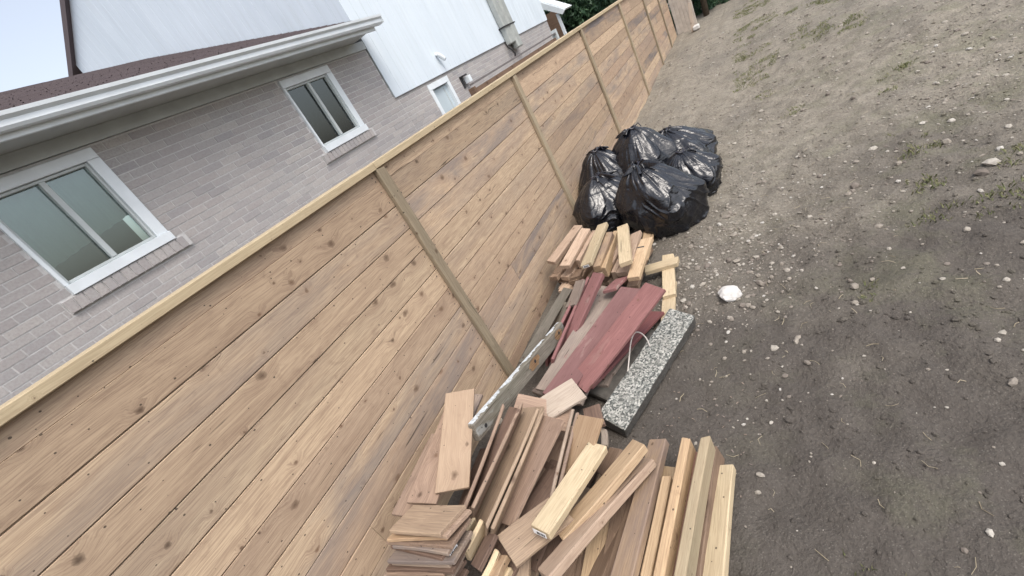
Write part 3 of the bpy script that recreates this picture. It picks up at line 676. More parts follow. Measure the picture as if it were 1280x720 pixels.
# ------------------------------------------------------------------ trees
def tree(x, y, h, cr, cz, nleaf, mat, label, seed, trunk_r=.14, ls=.09, group=None):
    rg = random.Random(seed); root = empty('tree', (x, y, 0)); tag(root, label, 'tree', group)
    bm = bmesh.new(); base = [(0, 0, -.1), (.05, .03, h*.3), (-.03, .1, h*.6), (.02, 0, h*.9)]
    tube(bm, base, [trunk_r, trunk_r*.8, trunk_r*.5, .02], 9)
    tips = []
    for k in range(9):
        a = k*2.4 + rg.random(); z0 = h*rg.uniform(.25, .7); l = cr*rg.uniform(.55, .95)
        e = Vector((math.cos(a)*l, math.sin(a)*l, z0 + l*rg.uniform(.3, .8))); m_ = Vector((e.x*.5, e.y*.5, z0+l*.15))
        tube(bm, [(0, 0, z0), tuple(m_), tuple(e)], [trunk_r*.35, trunk_r*.22, .012], 6); tips.append(e)
    o = obj('trunk', bm, m_bark, smooth=True); o.parent = root
    cl = [(Vector((rg.gauss(0, .5)*cr, rg.gauss(0, .5)*cr, cz + rg.gauss(0, .42)*(h-cz))), rg.uniform(.25, .55)*cr*.6) for _ in range(34)] + [(e, cr*.35) for e in tips]
    V, F = [], []
    for i in range(nleaf):
        c_, r_ = rg.choice(cl); d = Vector((rg.gauss(0, 1), rg.gauss(0, 1), rg.gauss(0, .8))); d = d.normalized()*r_*rg.random()**.35
        p = c_ + d; n_ = Vector((rg.gauss(0, 1), rg.gauss(0, 1), rg.gauss(0, 1)+.8)).normalized(); s = n_.orthogonal().normalized(); s.rotate(Matrix.Rotation(rg.random()*6.28, 3, n_)); u = n_.cross(s); k = ls*rg.uniform(.6, 1.3)
        o_ = len(V); V += [tuple(p - s*k), tuple(p + u*k*.45), tuple(p + s*k), tuple(p - u*k*.45)]; F.append((o_, o_+1, o_+2, o_+3))
    me = bpy.data.meshes.new('crown'); me.from_pydata(V, [], F); me.materials.append(mat); o = bpy.data.objects.new('crown', me); link(o, root)
tree(-3.4, 18.6, 5.0, 2.3, 2.2, 30000, m_leaf, 'dark green leafy tree rising behind the porch and the fence', 11, ls=.10)
tree(-.9, 24, 4.4, 1.6, 2.6, 7000, m_leaf2, 'lighter yellowish green tree seen over the far fence top', 12, ls=.09)
tree(.35, 17.6, 1.9, 1.0, .5, 12000, m_leaf, 'dark shrub right behind the far end fence', 13, .05, .07)
tree(1.55, 19.2, 2.2, 1.2, .6, 12000, m_leaf, 'dark shrub beyond the end of the dirt strip', 15, .05, .07)
tree(.72, 16.6, 4.6, 1.2, 3.2, 5000, m_leaf, 'slim trunked tree beyond the far end fence', 14, .09, .08)
# ------------------------------------------------------------------ black rubbish bags
def bag(cx, cy, rx, ry, h, seed, label, lean=(0, 0), yaw=0, knot=True, zbase=0.0, tuft=.08, box_=0.0):
    rg = random.Random(seed); so = Vector((rg.random()*50, rg.random()*50, rg.random()*50))
    root = empty('rubbish_bag', (cx, cy, zbase)); root.rotation_euler.z = yaw; tag(root, label, 'rubbish bag', 'black rubbish bags heaped by the fence')
    NU, NV = 260, 170; bm = bmesh.new(); rings = []
    npl = rg.randint(17, 23); ph = [rg.random()*6.28 for _ in range(6)]
    for j in range(NV+1):
        v = j/NV
        # profile: flat bottom, full belly, shoulders drawn in to the neck
        if v < .12: q = v/.12; r = .80*math.sin(q*PI/2)*.92 + .001; z = .012*q*q
        elif v < .80:
            q = (v-.12)/.68; r = .74 + .26*math.sin(q*PI*.92) ** .8 if q > 0 else .74; z = .012 + (q**.92)*.80
            if q > .5: w_ = (q-.5)/.5; r *= 1 - .26*w_*w_
        else:
            q = (v-.80)/.20; r0_ = .74 + .26*max(0, math.sin(PI*.92))**.8; r = (.74+.26*math.sin(PI*.92)**.8)*.74*(1-q)**.78 + .055*q; z = .812 + .188*q**.75
        ring = []
        for i in range(NU):
            u = 2*PI*i/NU; cu, su = math.cos(u), math.sin(u)
            if box_: k = 1/max(abs(cu), abs(su)); k = 1+(min(k, 1.35)-1)*box_
            else: k = 1
            d = Vector((cu, su, z*1.5))
            lump = 1 + .20*mn.noise(d*1.25 + so) + .10*mn.noise(d*2.8 + so)
            # pleats radiating from the neck
            near = max(0, (v-.50)/.5); pl = 0
            if near > 0:
                w1 = u*npl + 2.2*mn.noise(Vector((cu*1.5, su*1.5, z*2)) + so)*3
                pl = (abs(math.sin(w1*.5 + ph[0]))**.7 - .55)*.075*near**1.1 + (abs(math.sin(u*npl*.31 + ph[1] + z*2)) - .5)*.09*near
            # taut horizontal creases down the belly
            bel = max(0, min(1, (.80-v)/.25))*min(1, v/.08)
            cz_ = d.z*2.0 + 1.4*mn.noise(Vector((cu*1.3, su*1.3, z*1.2)) + so)
            cr = (1-abs(mn.noise(Vector((cu*1.7, su*1.7, cz_*1.9)) + so))*3.2); cr = max(0, cr)**2
            cr2 = (1-abs(mn.noise(Vector((cu*3.5, su*3.5, cz_*4.0)) + so*1.7))*3.0); cr2 = max(0, cr2)**2
            dd = (1-abs(mn.noise(Vector((cu*3.2+z*2, su*3.2, z*4.5)) + so*.6))*3.4); dd = max(0, dd)**1.5
            rr_ = r*k*(lump + pl) + r*bel*(.050*cr + .006*cr2) - r*.012*dd
            hz = h*(1 + .05*mn.noise(Vector((cu, su, 3)) + so))
            zz = z*hz + (-.012*abs(mn.noise(Vector((cu*4, su*4, z*3)) + so)) if z > .05 else 0)
            sag = max(0, .22-z)*.35
            ring.append(bm.verts.new((rx*rr_*cu*(1+sag) + lean[0]*z, ry*rr_*su*(1+sag) + lean[1]*z, max(zz, 0))))
        rings.append(ring)
    for a, b_ in zip(rings, rings[1:]):
        for i in range(NU): bm.faces.new((a[i], a[(i+1) % NU], b_[(i+1) % NU], b_[i]))
    bm.faces.new(rings[0][::-1])
    o = obj('bag_body', bm, m_bag, smooth=True); o.parent = root
    if not knot: return root
    # the knotted neck and the ruffled tuft above it
    top = Vector((lean[0], lean[1], h)); bm = bmesh.new(); NU2 = 90; rings = []
    a2 = rg.random()*6.28; tl = Vector((math.cos(a2), math.sin(a2), 0))*rg.uniform(.02, .07)
    for j in range(26):
        q = j/25; R_ = .05*(1-q*2.5) if q < .2 else .026 + (q-.2)*tuft*.95; ring = []
        for i in range(NU2):
            u = 2*PI*i/NU2; w_ = max(0, q-.15); k = 1 + w_*.75*math.sin(u*5 + ph[2]) + w_*.5*math.sin(u*11 + ph[3] + q*3)
            ring.append(bm.verts.new(top + tl*q*1.5 + Vector((R_*k*math.cos(u)*1.2, R_*k*math.sin(u)*.8, -.02 + q*tuft*(1 + .35*math.sin(u*3 + ph[4])) - .10*max(0, q-.5)*(R_/.05)))))
        rings.append(ring)
    for a, b_ in zip(rings, rings[1:]):
        for i in range(NU2): bm.faces.new((a[i], a[(i+1) % NU2], b_[(i+1) % NU2], b_[i]))
    o = obj('tied_neck', bm, m_bag, smooth=True); o.parent = root
    bm = bmesh.new(); pts = [top + Vector((.034*math.cos(t_), .034*math.sin(t_), .004+.006*math.sin(t_*2))) for t_ in [k*2*PI/16 for k in range(17)]]
    tube(bm, pts, .007, 6); tube(bm, [top + Vector((.03, 0, 0)), top + Vector((.07, .03, .02)), top + Vector((.09, .02, -.02))], .006, 6); o = obj('tie', bm, m_tie); o.parent = root
    return root
bag(1.03, 3.74, .33, .32, .63, 1, 'biggest black rubbish bag at the front right of the heap creased brightly under its neck', lean=(-.15, -.02), tuft=.07)
bag(.43, 3.98, .35, .31, .56, 2, 'black rubbish bag at the front left of the heap, just behind the pile of studs', lean=(-.02, 0), tuft=.06)
bag(.36, 4.50, .31, .29, .66, 3, 'black rubbish bag pressed against the fence boards', lean=(-.04, .0), tuft=.05)
bag(.68, 4.60, .36, .31, .71, 4, 'black rubbish bag in the middle of the heap behind the two front ones', lean=(.04, .02), tuft=.05)
bag(1.02, 4.76, .37, .31, .52, 5, 'black rubbish bag at the back of the heap with a flat wide top', lean=(-.06, .04), box_=.7, tuft=.05)
bag(1.19, 4.30, .26, .27, .42, 6, 'dull black bag at the right edge of the heap lying half behind the biggest one', lean=(-.05, .0), box_=.4, tuft=.03)
bag(.52, 5.10, .30, .26, .46, 8, 'small black bag farthest back in the heap with a ragged neck', lean=(.02, .03), tuft=.05)
# ------------------------------------------------------------------ every sawn piece: centre, yaw, pitch, roll, length, width, thickness
PIECES = [
 ('c1', 'cedar_board', 0.4384, 1.016, 0.5512, 1.8904, 0.2295, 0.3362, 0.5078, 0.15, 0.016, 'cedar_light', 'pale clean cedar board lying uppermost beside the fence, above the square topped stack', 'board', 'cedar offcuts in the front pile'),
 ('c2', 'cedar_board', 0.2639, 1.1253, 0.4331, 1.6627, 0.0123, 0.2194, 0.5407, 0.15, 0.016, 'cedar_grey', 'cedar board whose far corner peeks out behind the pale uppermost board near the fence', 'board', 'cedar offcuts in the front pile'),
 ('c3', 'cedar_board', 0.3517, 0.9526, 0.5158, 1.7282, 0.0403, 0.1912, 0.505, 0.15, 0.016, 'cedar_pink', 'pinkish cedar board running under the pale uppermost board, on its fence side', 'board', 'cedar offcuts in the front pile'),
 ('c4', 'cedar_board', 0.2643, 0.8747, 0.463, 1.68, -0.0013, 0.1915, 0.4323, 0.15, 0.016, 'cedar_pink', 'cedar board nearest the fence, its end just behind the squared off top board', 'board', 'cedar offcuts in the front pile'),
 ('c5', 'cedar_board', 0.5406, 0.6119, 0.5754, 0.0248, 0.1017, -0.3476, 0.3041, 0.15, 0.016, 'cedar_tan', 'short square cedar offcut on top of the tight stack by the fence', 'board', 'cedar offcuts in the front pile'),
 ('ea', 'cedar_board', 0.6278, 0.9534, 0.5186, 1.6759, 0.0016, 0.7104, 0.551, 0.016, 0.14, 'cedar_pink', 'cedar board standing on edge, the one closest to the pale uppermost board', 'board', 'cedar offcuts in the front pile'),
 ('eb', 'cedar_board', 0.6124, 0.9876, 0.4674, 1.3044, 0.2434, -0.3444, 0.4607, 0.1, 0.02, 'cedar_dark', 'dark cedar board leaning between two boards that stand on edge', 'board', 'cedar offcuts in the front pile'),
 ('ec', 'cedar_board', 0.7083, 0.96, 0.529, 1.5526, -0.0003, 0.6403, 0.5259, 0.016, 0.14, 'cedar_pink', 'pinkish cedar board on edge along the left side of the wide tan board', 'board', 'cedar offcuts in the front pile'),
 ('d', 'cedar_board', 0.6661, 0.9893, 0.4155, 1.4006, 0.131, -0.1733, 0.5641, 0.15, 0.016, 'cedar_tan', 'wide tan cedar board lying flat between upright board edges in the front pile', 'board', 'cedar offcuts in the front pile'),
 ('e1', 'cedar_board', 0.7591, 0.9518, 0.4683, 1.5425, -0.0014, 0.6031, 0.5754, 0.016, 0.14, 'cedar_tan', 'thin cedar board edge pressed against the right side of the wide tan board', 'board', 'cedar offcuts in the front pile'),
 ('e2', 'cedar_board', 0.7761, 0.9565, 0.4497, 1.5439, -0.0053, 0.5803, 0.5792, 0.016, 0.14, 'cedar_tan', 'outer one of the twin cedar board edges beside the knotty pink board', 'board', 'cedar offcuts in the front pile'),
 ('f', 'cedar_board', 0.7705, 0.9834, 0.3831, 1.2981, 0.1652, -0.1607, 0.4971, 0.15, 0.016, 'cedar_pink', 'pinkish cedar board with one large knot close to its far cut end', 'board', 'cedar offcuts in the front pile'),
 ('g', 'cedar_board', 0.6811, 0.9894, 0.2135, 1.1818, 0.243, -0.0347, 0.2815, 0.15, 0.016, 'cedar_dark', 'board coloured dark for shade deep in the gap right of the knotty pink board', 'board', 'cedar offcuts in the front pile'),
 ('h1', 'cedar_board', 0.8992, 1.0946, 0.3602, 1.6611, -0.0019, 0.5543, 0.4684, 0.016, 0.14, 'cedar_grey', 'cedar board on edge left of the orange tan board in the middle of the pile', 'board', 'cedar offcuts in the front pile'),
 ('h3', 'cedar_board', 0.9122, 1.1171, 0.3401, 1.6449, -0.001, 0.5536, 0.4108, 0.016, 0.14, 'cedar_pink', 'cedar board on edge touching the left side of the orange tan board', 'board', 'cedar offcuts in the front pile'),
 ('h2', 'cedar_board', 0.9526, 1.1202, 0.3204, 1.277, 0.3871, -0.1056, 0.3138, 0.15, 0.016, 'cedar_orange', 'orange tan board with a split far end in the middle of the front pile', 'board', 'cedar offcuts in the front pile'),
 ('i', 'cedar_board', 0.7195, 1.2997, 0.3751, 0.0868, -0.4934, 0.0838, 0.2853, 0.15, 0.016, 'cedar_pink', 'cedar board lying crosswise at the back of the front pile', 'board', 'cedar offcuts in the front pile'),
 ('j', 'cedar_board', 0.8019, 1.388, 0.3731, -2.4705, -0.0263, -0.1859, 0.204, 0.15, 0.016, 'weathered', 'weathered beige offcut resting over the ends of the red boards', 'board', 'cedar offcuts in the front pile'),
 ('k', 'cedar_board', 0.9377, 1.3615, 0.2629, 1.9962, 0.0486, -0.0731, 0.1344, 0.09, 0.02, 'cedar_dark', 'small brown offcut poking out between the front pile and the granite slab', 'board', 'cedar offcuts in the front pile'),
 ('l', 'cedar_board', 0.9934, 1.2762, 0.2166, 1.8056, 0.0607, 0.0067, 0.0923, 0.03, 0.02, 'weathered', 'narrow pale grey batten end right of the orange tan board', 'board', 'cedar offcuts in the front pile'),
 ('m', 'cedar_board', 0.8774, 0.7434, 0.3436, 0.9926, -0.2091, 0.1439, 0.2729, 0.15, 0.016, 'cedar_tan', 'cedar board end with a dark round knot sticking out under the labelled stud', 'board', 'cedar offcuts in the front pile'),
 ('s1', 'cedar_board', 0.6879, 0.6345, 0.4468, 1.4593, -0.0028, 0.3932, 0.1286, 0.02, 0.09, 'fresh', 'freshly cut pale yellow batten edge right of the tight cedar stack', 'board', 'cedar offcuts in the front pile'),
 ('s2', 'cedar_board', 0.6474, 0.6384, 0.448, 1.4898, -0.0319, 0.4169, 0.1291, 0.015, 0.09, 'fresh', 'thinner pale batten edge next to the tight cedar stack', 'board', 'cedar offcuts in the front pile'),
 ('s3', 'cedar_board', 0.7205, 0.6092, 0.3996, 1.3857, 0.0775, -0.2367, 0.1313, 0.06, 0.02, 'cedar_dark', 'dark brown offcut tilted on edge below the wide tan board', 'board', 'cedar offcuts in the front pile'),
 ('s4', 'cedar_board', 0.7496, 0.5778, 0.368, 1.5008, -0.0573, 0.1611, 0.1136, 0.025, 0.06, 'fresh', 'pale batten end low in the pile beside the brown block end', 'board', 'cedar offcuts in the front pile'),
 ('s5', 'cedar_board', 0.7724, 0.574, 0.3492, 1.5276, -0.0561, -0.0844, 0.1009, 0.05, 0.03, 'cedar_orange', 'brown block end at the bottom edge of the picture', 'board', 'cedar offcuts in the front pile'),
 ('s6', 'cedar_board', 0.7802, 0.5661, 0.3274, 1.4712, -0.0907, 0.0901, 0.0714, 0.02, 0.06, 'fresh', 'short pale splintered batten below the board end with the dark knot, left one', 'board', 'cedar offcuts in the front pile'),
 ('s7', 'cedar_board', 0.7931, 0.5696, 0.3072, 1.5167, -0.0473, 0.1105, 0.0685, 0.02, 0.06, 'fresh', 'short pale splintered batten below the board end with the dark knot, right one', 'board', 'cedar offcuts in the front pile'),
 ('s8', 'cedar_board', 0.8257, 0.6168, 0.2608, 1.6923, 0.4609, 0.0741, 0.1109, 0.06, 0.02, 'cedar_tan', 'cedar offcut standing below the board end with the dark knot', 'board', 'cedar offcuts in the front pile'),
 ('u3', 'cedar_board', 0.3574, 1.035, 0.1424, 1.4028, 0.0097, 0.14, 0.4981, 0.15, 0.016, 'cedar_dark', 'shaded board deep under the upright board edges', 'board', 'cedar offcuts in the front pile'),
 ('A', 'stud', 0.9975, 0.926, 0.3789, 1.3704, -0.1868, 0.1056, 0.4599, 0.089, 0.038, 'stud_pale', 'pale yellow stud lying across the pile with a white stapled label on its near end', 'stud', 'sawn studs in the front pile'),
 ('B', 'stud', 1.082, 0.9729, 0.2976, 1.0705, -0.0278, -0.2961, 0.5054, 0.089, 0.038, 'stud', 'sawn stud with a long crack, between the labelled stud and the long front stud', 'stud', 'sawn studs in the front pile'),
 ('Cc', 'stud', 1.0949, 0.8814, 0.2814, 1.2026, -0.2479, -0.3615, 0.6569, 0.089, 0.038, 'stud_pink', 'long front stud with a dark knot halfway, reaching lowest in the picture', 'stud', 'sawn studs in the front pile'),
 ('D', 'stud', 1.2136, 0.9938, 0.1914, 1.5689, -0.1878, -0.1902, 0.698, 0.089, 0.038, 'stud_orange', 'broad orange tan stud with dark nail holes at its far end', 'stud', 'sawn studs in the front pile'),
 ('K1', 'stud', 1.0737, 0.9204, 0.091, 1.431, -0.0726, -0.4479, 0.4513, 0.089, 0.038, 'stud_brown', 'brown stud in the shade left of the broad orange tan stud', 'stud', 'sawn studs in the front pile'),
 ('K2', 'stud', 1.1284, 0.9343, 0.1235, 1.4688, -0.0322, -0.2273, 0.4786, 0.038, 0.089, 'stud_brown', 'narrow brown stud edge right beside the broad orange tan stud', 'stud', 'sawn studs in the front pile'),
 ('E', 'stud', 1.2927, 0.8977, 0.2043, 1.5279, -0.0865, 0.0307, 0.4228, 0.038, 0.089, 'stud', 'short pale stud on edge, its end stopping well below its neighbours', 'stud', 'sawn studs in the front pile'),
 ('F', 'stud', 1.361, 0.9695, 0.2452, 1.4975, -0.0274, -0.0126, 0.5772, 0.038, 0.089, 'stud_orange', 'stud on edge with two dark knots near the bottom of the picture', 'stud', 'sawn studs in the front pile'),
 ('Gg', 'stud', 1.3767, 0.9811, 0.1724, 1.4761, -0.0326, -0.0869, 0.5266, 0.038, 0.089, 'stud_shaded_side', 'reddish brown stud on edge standing in for the shaded side of the knotted one', 'stud', 'sawn studs in the front pile'),  # extra stud, coloured as the shaded side of its neighbour
 ('Hh', 'stud', 1.4389, 0.9716, 0.2592, 1.4972, -0.0613, -0.0122, 0.5798, 0.038, 0.089, 'stud_pale', 'yellowish stud on edge with a green stain halfway along', 'stud', 'sawn studs in the front pile'),
 ('I', 'stud', 1.4321, 1.0386, 0.111, 1.5143, -0.039, -0.172, 0.5608, 0.038, 0.089, 'stud_brown', 'low stud on edge standing in for the shaded side of the yellowish stud', 'stud', 'sawn studs in the front pile'),  # extra dark stud in place of a neighbour's shadowed side
 ('J', 'stud', 1.4733, 1.0167, 0.0841, 1.5436, -0.1144, -0.139, 0.4924, 0.089, 0.038, 'stud_pale', 'broad pale stud farthest right in the front pile with three nail holes', 'stud', 'sawn studs in the front pile'),
 ('L', 'stud', 1.0145, 1.1849, 0.1552, 1.1502, 0.2693, -0.3109, 0.1401, 0.089, 0.038, 'stud_brown', 'stud end peeking out between the labelled stud and the cracked stud', 'stud', 'sawn studs in the front pile'),
 ('M1', 'stud', 1.2544, 1.1105, 0.0429, 0.8258, 0.2857, -0.3022, 0.1241, 0.089, 0.038, 'stud_brown', 'dark stud end low behind the short pale stud', 'stud', 'sawn studs in the front pile'),
 ('b1', 'stud', 0.2265, 3.2202, 0.3398, 1.2916, 0.076, 0.1591, 0.5082, 0.089, 0.038, 'stud_pink', 'stud closest to the fence on top of the back pile', 'stud', 'sawn studs in the back pile'),
 ('b2', 'stud', 0.39, 3.0541, 0.3613, 1.4061, 0.0949, 0.1794, 0.4855, 0.089, 0.038, 'stud_pink', 'greyish pink stud second from the fence on the back pile', 'stud', 'sawn studs in the back pile'),
 ('b3', 'stud', 0.4485, 3.1173, 0.3188, 1.4327, 0.0734, 0.082, 0.4096, 0.038, 0.089, 'stud_pink', 'narrow stud edge between two broad studs on the back pile', 'stud', 'sawn studs in the back pile'),
 ('b4', 'stud', 0.5961, 2.9586, 0.3949, 1.5301, 0.0665, -0.0885, 0.5468, 0.089, 0.038, 'stud_pale', 'pale yellow stud reaching highest on the back pile, with a white label', 'stud', 'sawn studs in the back pile'),
 ('b5', 'stud', 0.6519, 2.9407, 0.338, 1.512, 0.0856, 0.0825, 0.4382, 0.06, 0.06, 'stud_orange', 'rough split tan stud in the centre of the back pile', 'stud', 'sawn studs in the back pile'),
 ('b6', 'stud', 0.6782, 2.9938, 0.2978, 1.5836, 0.0273, 0.0153, 0.5338, 0.038, 0.089, 'stud', 'dark sided narrow stud right of the rough split one', 'stud', 'sawn studs in the back pile'),
 ('b7', 'stud', 0.8398, 2.8946, 0.3712, 1.7959, -0.0022, -0.0345, 0.607, 0.089, 0.038, 'stud_pale', 'pale stud turned the other way from its neighbours on the back pile', 'stud', 'sawn studs in the back pile'),
 ('b8', 'stud', 0.872, 2.9245, 0.3063, 1.6024, -0.0158, -0.1395, 0.4349, 0.089, 0.038, 'stud_pink', 'stud lying partly under the turned pale stud on the back pile', 'stud', 'sawn studs in the back pile'),
 ('b9', 'stud', 0.964, 2.7529, 0.299, 1.481, 0.0754, 0.0328, 0.4501, 0.089, 0.038, 'stud', 'notched tan stud at the right side of the back pile', 'stud', 'sawn studs in the back pile'),
 ('b10', 'stud', 0.8617, 3.2955, 0.0977, 1.6067, -0.0181, 0.6648, 0.447, 0.089, 0.038, 'stud_orange', 'stud end pointing at the big black bag behind the notched stud', 'stud', 'sawn studs in the back pile'),
 ('b11', 'stud', 0.7016, 2.9646, 0.2394, 1.3017, 0.1351, 0.1716, 0.2644, 0.038, 0.089, 'stud_pink', 'lower stud edge in the gap left of the turned pale stud, left one', 'stud', 'sawn studs in the back pile'),
 ('b12', 'stud', 0.7407, 2.9116, 0.2187, 1.3915, 0.1207, 0.1859, 0.266, 0.038, 0.089, 'stud_pink', 'lower stud edge in the gap left of the turned pale stud, right one', 'stud', 'sawn studs in the back pile'),
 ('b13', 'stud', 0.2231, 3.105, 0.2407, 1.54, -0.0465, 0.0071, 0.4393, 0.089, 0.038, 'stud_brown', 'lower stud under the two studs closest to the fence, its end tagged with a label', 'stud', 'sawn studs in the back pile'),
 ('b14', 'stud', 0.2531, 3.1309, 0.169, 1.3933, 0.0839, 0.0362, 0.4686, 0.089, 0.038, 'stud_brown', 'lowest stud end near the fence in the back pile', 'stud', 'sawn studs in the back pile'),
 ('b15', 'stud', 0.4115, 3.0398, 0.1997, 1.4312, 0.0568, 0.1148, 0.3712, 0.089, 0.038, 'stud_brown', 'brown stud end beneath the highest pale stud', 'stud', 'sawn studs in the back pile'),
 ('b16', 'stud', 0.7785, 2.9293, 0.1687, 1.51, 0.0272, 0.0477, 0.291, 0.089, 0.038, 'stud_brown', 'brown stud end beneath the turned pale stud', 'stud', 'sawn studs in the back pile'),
 ('b17', 'stud', 0.8449, 2.8998, 0.0976, 1.5232, 0.0396, 0.0404, 0.3707, 0.089, 0.038, 'stud_brown', 'grey brown stud under the notched stud', 'stud', 'sawn studs in the back pile'),
 ('X', 'stud', 1.0254, 2.9305, 0.0959, 0.1358, -0.0068, 0.0348, 0.2475, 0.089, 0.038, 'stud_pale', 'short pale stud laid crosswise right of the back pile', 'stud', 'loose studs on the soil'),
 ('Y', 'stud', 1.0778, 2.8443, 0.0571, 1.6908, 0.0116, 0.0325, 0.5441, 0.089, 0.038, 'stud_pale', 'pale stud offcut crossing under the crosswise one', 'stud', 'loose studs on the soil'),
 ('Z', 'stud', 1.1024, 2.5578, 0.0207, 1.6396, 0.0009, 0.0037, 0.4308, 0.089, 0.018, 'stud_pale', 'pale flat batten on the soil touching the granite slab', 'stud', 'loose studs on the soil'),
 ('R1', 'red_board', 0.9581, 1.9163, 0.2989, 0.8668, 0.3037, 0.1781, 0.7297, 0.15, 0.02, 'red_bright', 'brightest red board, lying uppermost nearest the granite slab', 'board', 'red stained boards'),
 ('R2', 'red_board', 0.7824, 1.9957, 0.235, 1.2577, 0.017, 0.2343, 0.979, 0.15, 0.02, 'red_mid', 'red board under the brightest one, on its fence side', 'board', 'red stained boards'),
 ('R3', 'red_board', 0.8822, 2.067, 0.0882, 1.1954, -0.1348, -0.1054, 0.8092, 0.14, 0.02, 'red_dark', 'darker red board low beside the white cable', 'board', 'red stained boards'),
 ('G1', 'grey_board', 0.6486, 2.0919, 0.2085, 1.3863, -0.0117, 0.2491, 1.0042, 0.14, 0.02, 'grey_board', 'bare grey board between the red boards', 'board', 'grey weathered boards'),
 ('R4', 'red_board', 0.5923, 2.1636, 0.2483, 1.1595, 0.3771, 0.0472, 0.7849, 0.089, 0.038, 'red_dull', 'dull purplish red board left of the bare grey board', 'board', 'red stained boards'),
 ('R5', 'red_board', 0.5174, 2.2505, 0.2797, 1.5049, 0.0241, 0.5015, 0.7636, 0.02, 0.14, 'red_dull', 'thin red board edge, the left one of two', 'board', 'red stained boards'),
 ('R6', 'red_board', 0.5698, 2.2251, 0.2797, 1.5285, 0.0315, 0.5034, 0.8343, 0.02, 0.14, 'red_dull', 'thin red board edge, the right one of two', 'board', 'red stained boards'),
 ('G2', 'grey_board', 0.5421, 2.4313, 0.3092, 1.4104, 0.2218, -0.2846, 0.2377, 0.1, 0.02, 'grey_board', 'ragged bare grey offcut under the ends of the back pile', 'board', 'grey weathered boards'),
 ('R7', 'red_board', 0.8137, 2.5247, 0.2609, 1.3418, -0.2062, -0.1388, 0.2001, 0.1, 0.02, 'red_dull', 'small pinkish red offcut beyond the bare grey board', 'board', 'red stained boards'),
 ('W1', 'grey_board', 0.3723, 2.214, 0.2543, 1.5346, -0.0548, 0.4602, 0.8551, 0.07, 0.02, 'green_board', 'greenish weathered board leaning against the foot of the fence', 'board', 'grey weathered boards'),
 ('W2', 'grey_board', 0.3429, 2.2483, 0.1392, 1.0329, 0.4239, -0.0946, 0.4757, 0.09, 0.02, 'green_board', 'narrow greenish weathered board behind the white painted timber', 'board', 'grey weathered boards'),
 ('W3', 'grey_board', 0.5149, 1.755, 0.0773, 1.1907, 0.3976, -0.0499, 0.1938, 0.14, 0.02, 'grey_board', 'grey board end in the dark hollow behind the front pile', 'board', 'grey weathered boards'),
 ('T', 'painted_timber', 0.5081, 1.6013, 0.43, 1.5547, -0.241, 0.0, 1.0892, 0.038, 0.095, 'timber', 'long weathered timber with flaking white paint, bare nail patches and a bolt hole', 'timber', None),
]
PC = {}
for (k, nm, x, y, z, ya, pi_, ro, Ln, w, t, mat, lab, cat, g) in PIECES:
    PC[k] = plank(nm, x, y, z, ya, pi_, ro, Ln, w, t, mat, lab, cat, g, ch=.0045 if t > .03 else .002, **({'bow': 0.0} if k == 'T' else {}))
# tight stack under the square offcut
(_, _, x, y, z, ya, pi_, ro, Ln, w, t, *_r) = [p for p in PIECES if p[0] == 'c5'][0]
a_, l_, u_ = frame(ya, pi_, ro); rg = random.Random(31)
ORD = ['second', 'third', 'fourth', 'fifth', 'sixth', 'seventh', 'eighth', 'ninth', 'tenth', 'eleventh', 'twelfth', 'thirteenth', 'fourteenth']
for k in range(1, 14):
    c_ = Vector((x, y, z)) - u_*.0172*k - a_*(.006*k + rg.uniform(-.02, .02)) - l_*(.004*k + rg.uniform(-.012, .012))
    PC['k%d' % k] = plank('cedar_board', *c_, ya + rg.uniform(-.09, .09), pi_ + rg.uniform(-.02, .02), ro*(1-.04*k) + rg.uniform(-.015, .015), .34 + rg.uniform(-.03, .04), .14, .0155,
          rg.choice(['cedar_tan', 'cedar_pink', 'cedar_pink', 'cedar_orange', 'cedar_grey'] if k < 4 else ['cedar_pink', 'cedar_dark', 'cedar_grey']), 'cedar offcut, %s from the top in the tight stack by the fence' % ORD[k-1], 'board', 'cedar offcuts in the tight stack')
# pieces buried low in the piles, which carry the ones on top
def bury(n, xr, yr, zr, yawc, kinds, mats, nm, cat, lab, grp, seed):
    rg = random.Random(seed)
    for i in range(n):
        w, t = rg.choice(kinds); q = i/max(1, n-1); zz = zr[0]+(zr[1]-zr[0])*q
        plank(nm, rg.uniform(*xr), rg.uniform(*yr), max(zz, t+.004), math.radians(yawc+rg.uniform(-14, 14)), rg.uniform(-.03, .03), rg.uniform(-.05, .05), rg.uniform(.4, .55), w, t, rg.choice(mats), lab, cat, grp)
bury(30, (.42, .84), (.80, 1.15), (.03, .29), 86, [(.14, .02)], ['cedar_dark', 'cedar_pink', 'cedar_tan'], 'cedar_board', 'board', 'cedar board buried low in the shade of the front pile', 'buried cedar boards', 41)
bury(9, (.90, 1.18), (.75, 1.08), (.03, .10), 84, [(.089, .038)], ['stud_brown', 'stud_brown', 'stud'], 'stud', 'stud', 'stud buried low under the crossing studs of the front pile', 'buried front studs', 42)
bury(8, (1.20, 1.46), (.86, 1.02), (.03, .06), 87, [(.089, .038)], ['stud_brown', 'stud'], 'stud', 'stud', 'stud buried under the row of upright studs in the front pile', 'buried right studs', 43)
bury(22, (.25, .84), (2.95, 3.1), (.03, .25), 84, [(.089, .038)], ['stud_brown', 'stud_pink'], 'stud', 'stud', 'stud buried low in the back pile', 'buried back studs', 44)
bury(12, (.42, .86), (1.85, 2.15), (.03, .14), 72, [(.14, .02)], ['grey_board', 'red_dull', 'cedar_dark'], 'board', 'board', 'dull board buried under the red boards', 'buried red and grey boards', 45)
